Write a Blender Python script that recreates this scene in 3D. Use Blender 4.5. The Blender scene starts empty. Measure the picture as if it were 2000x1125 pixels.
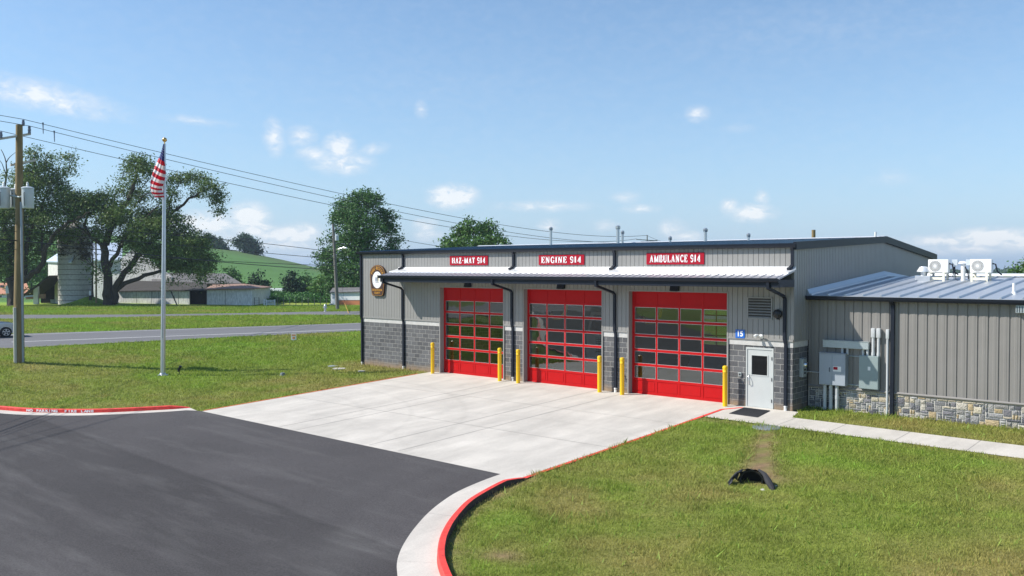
import bpy, bmesh, math, random
import numpy as np
from mathutils import Vector, Matrix
from mathutils.geometry import tessellate_polygon

S = bpy.context.scene
COL = S.collection
rad = math.radians
# ------------------------------------------------------------------ camera
FPX = 1725.0
YAW = rad(41.067)
PITCH = math.atan(37.5 / FPX)
CAM = np.array([12.98, -29.88, 5.02])
cd = bpy.data.cameras.new('camera'); cam = bpy.data.objects.new('camera', cd); COL.objects.link(cam)
cam.location = CAM; cam.rotation_euler = (rad(90) - PITCH, 0, YAW)
cd.sensor_width = 36; cd.lens = FPX / 2000 * 36; cd.clip_start = .1; cd.clip_end = 9000
S.camera = cam
# ------------------------------------------------------------------ sun, sky, exposure
SUN = Vector((1.05, 1.0, -1.36)).normalized()           # the way the light travels
sl = bpy.data.lights.new('sun', 'SUN'); sl.energy = 4.8; sl.angle = rad(.55); sl.color = (1, .95, .87)
so = bpy.data.objects.new('sun', sl); COL.objects.link(so); so.location = (-30, -40, 60)
so.rotation_euler = SUN.to_track_quat('-Z', 'Y').to_euler()
ELEV = math.asin(-SUN.z); AZ = math.atan2(-SUN.x, -SUN.y)
W = bpy.data.worlds.new('World'); S.world = W; W.use_nodes = True
S.view_settings.view_transform = 'Standard'; S.view_settings.look = 'None'
S.view_settings.exposure = 0.37; S.view_settings.gamma = 1

F0 = np.array([-math.sin(YAW), math.cos(YAW), 0]); RT = np.array([math.cos(YAW), math.sin(YAW), 0])
FW = F0 * math.cos(PITCH) - np.array([0, 0, math.sin(PITCH)]); UP = F0 * math.sin(PITCH) + np.array([0, 0, math.cos(PITCH)])
def ray(px, py): return FW + RT * (px - 1000) / FPX + UP * (562.5 - py) / FPX
def YP(px, py, y): d = ray(px, py); return CAM + d * (y - CAM[1]) / d[1]
def DP(px, py, D): return CAM + ray(px, py) * D

def world_nodes():
    nt = W.node_tree; nt.nodes.clear(); N = nt.nodes.new; L = nt.links.new
    out = N('ShaderNodeOutputWorld'); bg = N('ShaderNodeBackground'); L(bg.outputs[0], out.inputs[0])
    bg.inputs[1].default_value = .119
    sky = N('ShaderNodeTexSky'); sky.sky_type = 'NISHITA'; sky.sun_disc = False
    sky.sun_elevation = ELEV; sky.sun_rotation = AZ; sky.altitude = 300; sky.air_density = 1.0; sky.dust_density = .25; sky.ozone_density = 1.7
    tc = N('ShaderNodeTexCoord')
    def mth(op, a, b=None, c=None, cl=False):
        n = N('ShaderNodeMath'); n.operation = op; n.use_clamp = cl
        for i, v in enumerate((a, b, c)):
            if v is None: continue
            if isinstance(v, (int, float)): n.inputs[i].default_value = v
            else: L(v, n.inputs[i])
        return n.outputs[0]
    def dot(v):
        n = N('ShaderNodeVectorMath'); n.operation = 'DOT_PRODUCT'; L(tc.outputs['Generated'], n.inputs[0]); n.inputs[1].default_value = tuple(v); return n.outputs['Value']
    # each cloud: direction in the sky, angular half sizes, density
    clouds = [(60, 182, 115, 20, .55, 8), (120, 206, 80, 12, .5, 8), (385, 236, 60, 7, .3, 4), (536, 268, 16, 26, .55, -8), (588, 266, 24, 15, .5, 0), (662, 288, 24, 20, .75, 0), (610, 300, 26, 12, .5, 0), (668, 318, 46, 18, .6, 0), (728, 292, 26, 10, .4, -15),
        (823, 214, 12, 14, .38, 0), (886, 384, 38, 18, 1.0, 0), (1362, 222, 18, 12, .5, 0), (1438, 250, 30, 8, .22, 0), (1060, 403, 85, 9, .4, 0), (1220, 385, 26, 10, .33, 0), (1250, 408, 32, 7, .4, 0),
        (1470, 416, 36, 13, .75, 0), (1425, 402, 15, 12, .6, 0), (1488, 388, 12, 12, .45, 0), (1315, 448, 22, 16, .6, 0), (1340, 462, 30, 10, .5, 0), (1074, 440, 20, 10, .5, 0), (1182, 440, 20, 9, .5, 0),
        (488, 425, 30, 22, .9, 0), (500, 448, 36, 12, .7, 0), (400, 437, 60, 18, .75, 0), (560, 458, 50, 14, .8, 0), (595, 455, 30, 14, .7, 0), (540, 478, 90, 14, .45, 0), (430, 470, 80, 20, .4, 0), (830, 440, 20, 12, .55, 0), (838, 460, 22, 10, .6, 0), (600, 500, 60, 12, .3, 0),
        (1935, 465, 55, 14, .85, 0), (1985, 470, 40, 16, .8, 0), (1840, 470, 60, 9, .65, 0), (1900, 486, 110, 10, .45, 0), (1740, 348, 40, 14, .2, 0), (1720, 468, 30, 6, .4, 0), (2100, 470, 60, 18, .8, 0), (2250, 440, 80, 30, .7, 0), (-90, 440, 90, 40, .6, 0), (1600, 60, 300, 50, .10, 0), (900, 170, 300, 60, .08, 0)]
    acc = None
    for (px, py, a, b, k, tilt) in clouds:
        c = ray(px, py); c = c / np.linalg.norm(c)
        e1 = np.cross(c, [0, 0, 1]); e1 /= np.linalg.norm(e1); e2 = np.cross(e1, c)
        t = rad(tilt); f1 = e1 * math.cos(t) - e2 * math.sin(t); f2 = e1 * math.sin(t) + e2 * math.cos(t)
        a *= 1.7; b *= 1.8; k *= 1.35; u = dot(f1 * FPX / a); v = dot(f2 * FPX / b)
        r2 = mth('MULTIPLY_ADD', u, u, mth('MULTIPLY', v, v))
        m = mth('SUBTRACT', 1.0, mth('SQRT', r2))          # 1 at the centre, 0 at the rim
        m = mth('MULTIPLY', mth('MAXIMUM', m, 0.0), k)
        acc = m if acc is None else mth('SMOOTH_MAX', acc, m, .08)
    front = mth('GREATER_THAN', dot(F0), .2)
    mp = N('ShaderNodeMapping'); L(tc.outputs['Generated'], mp.inputs[0]); mp.inputs['Scale'].default_value = (1, 1, 1.9)
    nz = N('ShaderNodeTexNoise'); L(mp.outputs[0], nz.inputs['Vector']); nz.inputs['Scale'].default_value = 62; nz.inputs['Detail'].default_value = 9; nz.inputs['Roughness'].default_value = .6; nz.inputs['Distortion'].default_value = .5
    nn = mth('SUBTRACT', nz.outputs['Fac'], .5)
    d = mth('ADD', acc, mth('MULTIPLY', nn, mth('MULTIPLY_ADD', acc, 2.6, .10)))
    al = mth('MULTIPLY', mth('MULTIPLY', mth('SUBTRACT', d, .03), 1.35, cl=True), front)
    al = mth('POWER', al, 1.1)
    nz2 = N('ShaderNodeTexNoise'); L(mp.outputs[0], nz2.inputs['Vector']); nz2.inputs['Scale'].default_value = 60; nz2.inputs['Detail'].default_value = 3
    cc = N('ShaderNodeMix'); cc.data_type = 'RGBA'; cc.inputs['A'].default_value = (4.9, 5.3, 6.0, 1); cc.inputs['B'].default_value = (6.9, 6.9, 6.9, 1)
    L(mth('MULTIPLY', mth('ADD', al, mth('MULTIPLY', mth('SUBTRACT', nz2.outputs['Fac'], .5), .8)), 1.0, cl=True), cc.inputs['Factor'])
    # thin summer haze in the lower sky: the real sky is a little paler than pure scattering
    z = dot((0, 0, 1)); hz = mth('POWER', mth('SUBTRACT', 1.0, mth('ABSOLUTE', z), cl=True), 6.5)
    hm = N('ShaderNodeMix'); hm.data_type = 'RGBA'; tn = N('ShaderNodeMix'); tn.data_type = 'RGBA'; tn.blend_type = 'MULTIPLY'; tn.inputs['Factor'].default_value = 1; L(sky.outputs[0], tn.inputs['A']); tn.inputs['B'].default_value = (.93, 1.04, 1.09, 1)
    L(mth('MULTIPLY', hz, .88), hm.inputs['Factor']); L(tn.outputs['Result'], hm.inputs['A']); hm.inputs['B'].default_value = (2.55, 3.6, 5.25, 1)
    mx = N('ShaderNodeMix'); mx.data_type = 'RGBA'; L(mth('MULTIPLY', al, .74), mx.inputs['Factor']); L(hm.outputs['Result'], mx.inputs['A']); L(cc.outputs['Result'], mx.inputs['B'])
    L(mx.outputs['Result'], bg.inputs[0])
world_nodes()

# ------------------------------------------------------------------ materials
MATS = {}
def mat(name, col, rough=.6, metal=0, var=0, vs=3, bump=0, bs=40, col2=None, spec=.5, island=0, trans=0, coord='Object', stretch=(1, 1, 1), stain=None, coat=0):
    m = bpy.data.materials.new(name); m.use_nodes = True; nt = m.node_tree; N = nt.nodes.new; L = nt.links.new
    p = nt.nodes['Principled BSDF']; p.inputs['Base Color'].default_value = (*col, 1)
    p.inputs['Roughness'].default_value = rough; p.inputs['Metallic'].default_value = metal; p.inputs['Specular IOR Level'].default_value = spec
    p.inputs['Coat Weight'].default_value = coat
    src = None
    tc = N('ShaderNodeTexCoord'); mp = N('ShaderNodeMapping'); L(tc.outputs[coord], mp.inputs[0]); mp.inputs['Scale'].default_value = stretch
    if var or col2:
        nz = N('ShaderNodeTexNoise'); L(mp.outputs[0], nz.inputs['Vector']); nz.inputs['Scale'].default_value = vs; nz.inputs['Detail'].default_value = 6; nz.inputs['Roughness'].default_value = .6
        mx = N('ShaderNodeMix'); mx.data_type = 'RGBA'
        c2 = col2 or tuple(c * (1 + var) for c in col); c1 = col if col2 else tuple(c * (1 - var) for c in col)
        mx.inputs['A'].default_value = (*c1, 1); mx.inputs['B'].default_value = (*c2, 1)
        cr = N('ShaderNodeMapRange'); cr.inputs['From Min'].default_value = .3; cr.inputs['From Max'].default_value = .7; L(nz.outputs['Fac'], cr.inputs['Value'])
        L(cr.outputs[0], mx.inputs['Factor']); src = mx.outputs['Result']
    if island:
        g = N('ShaderNodeNewGeometry'); hs = N('ShaderNodeHueSaturation'); mr = N('ShaderNodeMapRange'); mr.inputs['To Min'].default_value = 1 - island; mr.inputs['To Max'].default_value = 1 + island
        L(g.outputs['Random Per Island'], mr.inputs['Value']); L(mr.outputs[0], hs.inputs['Value'])
        if src: L(src, hs.inputs['Color'])
        else: hs.inputs['Color'].default_value = (*col, 1)
        src = hs.outputs[0]
    if src: L(src, p.inputs['Base Color'])
    if bump:
        nb = N('ShaderNodeTexNoise'); L(mp.outputs[0], nb.inputs['Vector']); nb.inputs['Scale'].default_value = bs; nb.inputs['Detail'].default_value = 4
        b = N('ShaderNodeBump'); b.inputs['Strength'].default_value = bump; b.inputs['Distance'].default_value = .02; L(nb.outputs['Fac'], b.inputs['Height']); L(b.outputs[0], p.inputs['Normal'])
    if trans:
        t = N('ShaderNodeBsdfTranslucent'); ms = N('ShaderNodeMixShader'); ms.inputs[0].default_value = trans
        if src: L(src, t.inputs[0])
        else: t.inputs[0].default_value = (*col, 1)
        L(p.outputs[0], ms.inputs[1]); L(t.outputs[0], ms.inputs[2]); L(ms.outputs[0], nt.nodes['Material Output'].inputs[0])
    MATS[name] = m; return m

def attr_mat(name, rough=.9, trans=0, fine=0, bump=0, spec=.2):
    m = bpy.data.materials.new(name); m.use_nodes = True; nt = m.node_tree; N = nt.nodes.new; L = nt.links.new
    p = nt.nodes['Principled BSDF']; p.inputs['Roughness'].default_value = rough; p.inputs['Specular IOR Level'].default_value = spec
    a = N('ShaderNodeAttribute'); a.attribute_name = 'tint'; src = a.outputs['Color']
    tc = N('ShaderNodeTexCoord')
    if fine:
        nz = N('ShaderNodeTexNoise'); L(tc.outputs['Object'], nz.inputs['Vector']); nz.inputs['Scale'].default_value = fine; nz.inputs['Detail'].default_value = 8; nz.inputs['Roughness'].default_value = .7
        mr = N('ShaderNodeMapRange'); mr.inputs['From Min'].default_value = .3; mr.inputs['From Max'].default_value = .7; mr.inputs['To Min'].default_value = .72; mr.inputs['To Max'].default_value = 1.28; L(nz.outputs['Fac'], mr.inputs['Value'])
        vm = N('ShaderNodeVectorMath'); vm.operation = 'SCALE'; L(src, vm.inputs[0]); L(mr.outputs[0], vm.inputs['Scale']); src = vm.outputs[0]
    L(src, p.inputs['Base Color'])
    if bump:
        nb = N('ShaderNodeTexNoise'); L(tc.outputs['Object'], nb.inputs['Vector']); nb.inputs['Scale'].default_value = 25; nb.inputs['Detail'].default_value = 6
        b = N('ShaderNodeBump'); b.inputs['Strength'].default_value = bump; b.inputs['Distance'].default_value = .05; L(nb.outputs['Fac'], b.inputs['Height']); L(b.outputs[0], p.inputs['Normal'])
    if trans:
        t = N('ShaderNodeBsdfTranslucent'); ms = N('ShaderNodeMixShader'); ms.inputs[0].default_value = trans; L(src, t.inputs[0])
        L(p.outputs[0], ms.inputs[1]); L(t.outputs[0], ms.inputs[2]); L(ms.outputs[0], nt.nodes['Material Output'].inputs[0])
    MATS[name] = m; return m

def glass_mat(name, tint=(.75, .8, .78), ior=1.75):
    m = bpy.data.materials.new(name); m.use_nodes = True; nt = m.node_tree; nt.nodes.remove(nt.nodes['Principled BSDF']); N = nt.nodes.new; L = nt.links.new
    ge = N('ShaderNodeNewGeometry'); dt = N('ShaderNodeVectorMath'); dt.operation = 'DOT_PRODUCT'; L(ge.outputs['Incoming'], dt.inputs[0]); L(ge.outputs['Normal'], dt.inputs[1])
    ab = N('ShaderNodeMath'); ab.operation = 'ABSOLUTE'; L(dt.outputs['Value'], ab.inputs[0]); om = N('ShaderNodeMath'); om.operation = 'SUBTRACT'; om.inputs[0].default_value = 1; L(ab.outputs[0], om.inputs[1])
    pw = N('ShaderNodeMath'); pw.operation = 'POWER'; L(om.outputs[0], pw.inputs[0]); pw.inputs[1].default_value = 5; fr = N('ShaderNodeMath'); fr.operation = 'MULTIPLY_ADD'; L(pw.outputs[0], fr.inputs[0]); fr.inputs[1].default_value = 1 - ior; fr.inputs[2].default_value = ior
    tr = N('ShaderNodeBsdfTransparent'); tr.inputs[0].default_value = (*tint, 1)
    gl = N('ShaderNodeBsdfGlossy'); gl.inputs['Roughness'].default_value = .0; gl.inputs['Color'].default_value = (.95, 1, .98, 1)
    tc = N('ShaderNodeTexCoord'); nb = N('ShaderNodeTexNoise'); nb.inputs['Scale'].default_value = 1.1; L(tc.outputs['Object'], nb.inputs['Vector'])
    b = N('ShaderNodeBump'); b.inputs['Strength'].default_value = .12; b.inputs['Distance'].default_value = .03; L(nb.outputs['Fac'], b.inputs['Height']); L(b.outputs[0], gl.inputs['Normal'])
    ms = N('ShaderNodeMixShader'); L(fr.outputs[0], ms.inputs[0]); L(tr.outputs[0], ms.inputs[1]); L(gl.outputs[0], ms.inputs[2]); L(ms.outputs[0], nt.nodes['Material Output'].inputs[0])
    MATS[name] = m; return m

def block_mat():
    m = bpy.data.materials.new('split_face_block'); m.use_nodes = True; nt = m.node_tree; N = nt.nodes.new; L = nt.links.new; p = nt.nodes['Principled BSDF']
    tc = N('ShaderNodeTexCoord'); sx = N('ShaderNodeSeparateXYZ'); L(tc.outputs['Object'], sx.inputs[0])
    ad = N('ShaderNodeMath'); L(sx.outputs['X'], ad.inputs[0]); L(sx.outputs['Y'], ad.inputs[1]); ad.operation = 'ADD'
    cx = N('ShaderNodeCombineXYZ'); L(ad.outputs[0], cx.inputs['X']); L(sx.outputs['Z'], cx.inputs['Y'])
    br = N('ShaderNodeTexBrick'); L(cx.outputs[0], br.inputs['Vector']); br.inputs['Scale'].default_value = 1; br.inputs['Brick Width'].default_value = .4064; br.inputs['Row Height'].default_value = .2032
    br.inputs['Mortar Size'].default_value = .009; br.inputs['Mortar Smooth'].default_value = .3; br.offset = .5; br.inputs['Color1'].default_value = (.085, .086, .091, 1); br.inputs['Color2'].default_value = (.145, .147, .153, 1); br.inputs['Mortar'].default_value = (.42, .41, .39, 1); br.inputs['Bias'].default_value = 0
    nz = N('ShaderNodeTexNoise'); nz.inputs['Scale'].default_value = 30; nz.inputs['Detail'].default_value = 5; nz.inputs['Roughness'].default_value = .7; L(tc.outputs['Object'], nz.inputs['Vector'])
    mr = N('ShaderNodeMapRange'); mr.inputs['From Min'].default_value = .3; mr.inputs['From Max'].default_value = .7; mr.inputs['To Min'].default_value = .6; mr.inputs['To Max'].default_value = 1.45; L(nz.outputs['Fac'], mr.inputs['Value'])
    vm = N('ShaderNodeVectorMath'); vm.operation = 'SCALE'; L(br.outputs['Color'], vm.inputs[0]); L(mr.outputs[0], vm.inputs['Scale'])
    # red clay splashed up on the lowest courses
    n2 = N('ShaderNodeTexNoise'); n2.inputs['Scale'].default_value = 2.2; n2.inputs['Detail'].default_value = 5; L(tc.outputs['Object'], n2.inputs['Vector'])
    h = N('ShaderNodeMath'); h.operation = 'MULTIPLY_ADD'; L(sx.outputs['Z'], h.inputs[0]); h.inputs[1].default_value = -2.2; L(n2.outputs['Fac'], h.inputs[2])
    r = N('ShaderNodeMapRange'); r.inputs['From Min'].default_value = -.25; r.inputs['From Max'].default_value = .5; r.inputs['To Max'].default_value = .75; L(h.outputs[0], r.inputs['Value'])
    mx = N('ShaderNodeMix'); mx.data_type = 'RGBA'; L(r.outputs[0], mx.inputs['Factor']); L(vm.outputs[0], mx.inputs['A']); mx.inputs['B'].default_value = (.36, .25, .15, 1); L(mx.outputs['Result'], p.inputs['Base Color'])
    hs = N('ShaderNodeMath'); hs.operation = 'MULTIPLY_ADD'; L(br.outputs['Fac'], hs.inputs[0]); hs.inputs[1].default_value = -.8; L(nz.outputs['Fac'], hs.inputs[2])
    b = N('ShaderNodeBump'); b.inputs['Strength'].default_value = .9; b.inputs['Distance'].default_value = .03; L(hs.outputs[0], b.inputs['Height']); L(b.outputs[0], p.inputs['Normal']); p.inputs['Roughness'].default_value = .9
    MATS['block'] = m

block_mat()
mat('siding', (.27, .263, .252), .42, 0, .05, 1.2)
mat('siding_dark', (.235, .222, .208), .42, 0, .05, 1.2)
mat('trim_gray', (.27, .263, .252), .45)
mat('dark_metal', (.011, .015, .025), .45, 0, .1, 3, spec=.28)
mat('dark_roof', (.06, .10, .14), .28, .55, .15, 2)
mat('galvalume', (.50, .53, .57), .42, .5, .03, .6)
mat('canopy_roof', (.36, .36, .40), .35, .4, .04, 2)
mat('white_roof', (.82, .83, .84), .32, .35, .04, 2)
mat('precast', (.52, .51, .49), .85, 0, .12, 5, .2, 60)
mat('red_door', (.46, .003, .004), .5, 0, .05, 4, .15, 260, spec=.2)
mat('red_paint', (.76, .055, .042), .7, 0, .26, 7, .2, 60)
mat('yellow', (.86, .53, .005), .35, 0, .03, 5)
mat('yellow_hose', (.7, .5, .04), .6)
mat('gray_door', (.50, .52, .51), .4, 0, .03, 3)
mat('silver', (.62, .63, .64), .3, .8)
mat('galv', (.42, .47, .48), .5, .5, .12, 25)
mat('cab_gray', (.33, .37, .42), .45, .1, .04, 4)
mat('cab_green', (.27, .33, .33), .45, .1, .04, 4)
mat('pvc', (.50, .52, .53), .5)
mat('white', (.80, .80, .78), .45, 0, .02, 4)
mat('cream', (.80, .76, .62), .5)
mat('black', (.012, .012, .014), .5)
mat('rubber', (.03, .03, .035), .85, 0, .2, 8)
mat('mat_rubber', (.035, .035, .04), .9, 0, .2, 30, .4, 150)
mat('interior', (.30, .31, .31), .9)
mat('floor_int', (.22, .22, .22), .5)
mat('blue_sign', (.015, .13, .52), .4)
mat('sign_red', (.36, .005, .02), .5, 0, .05, 6, spec=.2)
mat('sign_white', (.9, .9, .9), .5)
mat('sign_gold', (.66, .33, .05), .45)
mat('sign_brown', (.055, .025, .02), .45)
mat('crest_gold', (.55, .48, .30), .6)
mat('ink', (.12, .13, .16), .6)
mat('crest_blue', (.30, .34, .42), .6)
mat('bark', (.055, .042, .032), .95, 0, .35, 6, .8, 12, stretch=(1, 1, .25))
mat('pole_wood', (.24, .175, .085), .9, 0, .28, 9, .6, 30, stretch=(1, 1, .12))
mat('pole_gray', (.17, .16, .145), .9, 0, .25, 9, .6, 30, stretch=(1, 1, .12))
mat('arm_wood', (.55, .53, .48), .8, 0, .1, 9)
mat('can_gray', (.55, .60, .63), .4, .1, .05, 4)
mat('insulator', (.16, .19, .27), .3)
mat('wire', (.025, .025, .03), .6)
mat('aluminium', (.62, .62, .65), .34, .85, .05, 3)
mat('gold', (.85, .48, .16), .2, .95)
mat('flag_red', (.60, .015, .035), .7, trans=.25)
mat('flag_white', (.82, .80, .80), .7, trans=.25)
mat('flag_blue', (.012, .03, .20), .7, trans=.2)
mat('barn_white', (.66, .65, .64), .9, 0, .28, 5, .3, 20, stretch=(1, 1, .35))
mat('barn_dark', (.05, .045, .04), .95, 0, .3, 4)
mat('barn_shadow', (.012, .01, .009), 1)  # near black: shade inside openings, put into the colour
mat('barn_roof', (.55, .62, .70), .4, .5, .12, 3)
mat('old_roof', (.13, .125, .125), .9, 0, .3, 3)
mat('rust_roof', (.30, .19, .145), .85, 0, .25, 4)
mat('orange_roof', (.42, .20, .12), .9, 0, .2, 6)
mat('silo', (.50, .48, .45), .9, 0, .2, 4, .3, 12)
mat('silo_dark', (.10, .08, .06), .95, 0, .3, 3)
mat('house_white', (.72, .73, .74), .6, 0, .04, 4)
mat('brick_red', (.46, .17, .08), .9, 0, .12, 12)
mat('car_paint', (.42, .46, .53), .2, .6, coat=.6)
mat('tyre', (.02, .02, .022), .8)
mat('rim', (.5, .5, .52), .3, .8)
mat('tail_red', (.35, .01, .01), .25)
mat('car_glass', (.02, .025, .03), .05)
mat('truck_teal', (.42, .58, .58), .3, .1)
mat('chrome', (.7, .72, .74), .12, 1)
mat('fabric_black', (.012, .014, .022), .5, 0, .3, 20, .8, 25)
mat('clay', (.30, .17, .09), .95, 0, .25, 12, .5, 40)
mat('stone_pale', (.5, .48, .44), .9, 0, .15, 10)
mat('utility_lid', (.17, .20, .21), .8, 0, .15, 12)
mat('mulch_sign', (.75, .30, .10), .6)
mat('mortar', (.62, .59, .53), .95, 0, .08, 20)
mat('leaf_oak', (.076, .168, .042), .55, 0, .35, .9, island=.45, trans=.22, spec=.35)
mat('leaf_willow', (.125, .19, .052), .55, 0, .3, .7, island=.5, trans=.25, spec=.35)
mat('leaf_light', (.12, .24, .045), .55, 0, .3, .9, island=.4, trans=.25)
mat('leaf_maple', (.085, .18, .035), .55, 0, .3, .9, island=.45, trans=.22)
mat('leaf_far', (.045, .095, .040), .7, 0, .3, .4, island=.35, trans=.15)
mat('leaf_vine', (.07, .06, .03), .8, 0, .3, .7, island=.4, trans=.15)
mat('leaf_crop', (.055, .16, .03), .7, 0, .3, .4, island=.35, trans=.2)
attr_mat('ground_mat', .95, 0, 6, .6)
attr_mat('blade_mat', .6, .42)
attr_mat('stone_mat', .9, 0, 25, .8)
glass_mat('door_glass', (.50, .53, .52), .14); glass_mat('window_glass', (.25, .27, .28), .10)

def concrete_mat():
    m = mat('concrete', (.56, .522, .465), .8, 0, .10, .55, .25, 60); nt = m.node_tree; N = nt.nodes.new; L = nt.links.new; p = nt.nodes['Principled BSDF']
    src = p.inputs['Base Color'].links[0].from_socket; tc = N('ShaderNodeTexCoord')
    mp = N('ShaderNodeMapping'); L(tc.outputs['Object'], mp.inputs[0]); mp.inputs['Scale'].default_value = (1.5, .35, 1); mp.inputs['Rotation'].default_value = (0, 0, rad(20))
    nz = N('ShaderNodeTexNoise'); nz.inputs['Scale'].default_value = .9; nz.inputs['Detail'].default_value = 7; nz.inputs['Roughness'].default_value = .65; L(mp.outputs[0], nz.inputs['Vector'])
    mr = N('ShaderNodeMapRange'); mr.inputs['From Min'].default_value = .35; mr.inputs['From Max'].default_value = .72; mr.inputs['To Min'].default_value = 1.05; mr.inputs['To Max'].default_value = .80; L(nz.outputs['Fac'], mr.inputs['Value'])
    n3 = N('ShaderNodeTexNoise'); n3.inputs['Scale'].default_value = 22; n3.inputs['Detail'].default_value = 4; L(tc.outputs['Object'], n3.inputs['Vector'])
    m3 = N('ShaderNodeMapRange'); m3.inputs['To Min'].default_value = .86; m3.inputs['To Max'].default_value = 1.14; L(n3.outputs['Fac'], m3.inputs['Value'])
    mu = N('ShaderNodeMath'); mu.operation = 'MULTIPLY'; L(mr.outputs[0], mu.inputs[0]); L(m3.outputs[0], mu.inputs[1]); fac = mu.outputs[0]
    # tyre marks: arcs left by trucks turning out of the bays
    for (cx, cy, r, wd, k) in ((-17.5, -14.5, 9.2, .16, .07), (-17.5, -14.5, 7.4, .2, .06), (-17.8, -14.2, 11.2, .2, .07), (-12.5, -19.5, 9.5, .2, .05), (-5.5, -20, 12.0, .24, .05), (-5.5, -20, 14.0, .2, .05)):
        v = N('ShaderNodeVectorMath'); v.operation = 'DISTANCE'; cm = N('ShaderNodeMapping'); cm.inputs['Scale'].default_value = (1, 1, 0); L(tc.outputs['Object'], cm.inputs[0]); L(cm.outputs[0], v.inputs[0]); v.inputs[1].default_value = (cx, cy, 0)
        a = N('ShaderNodeMath'); a.operation = 'SUBTRACT'; L(v.outputs['Value'], a.inputs[0]); a.inputs[1].default_value = r
        b = N('ShaderNodeMath'); b.operation = 'ABSOLUTE'; L(a.outputs[0], b.inputs[0])
        c = N('ShaderNodeMapRange'); c.inputs['From Min'].default_value = 0; c.inputs['From Max'].default_value = wd; c.inputs['To Min'].default_value = 1 - k; c.inputs['To Max'].default_value = 1; L(b.outputs[0], c.inputs['Value'])
        mm = N('ShaderNodeMath'); mm.operation = 'MULTIPLY'; L(fac, mm.inputs[0]); L(c.outputs[0], mm.inputs[1]); fac = mm.outputs[0]
    vm = N('ShaderNodeVectorMath'); vm.operation = 'SCALE'; L(src, vm.inputs[0]); L(fac, vm.inputs['Scale']); L(vm.outputs[0], p.inputs['Base Color'])
concrete_mat()

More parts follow.
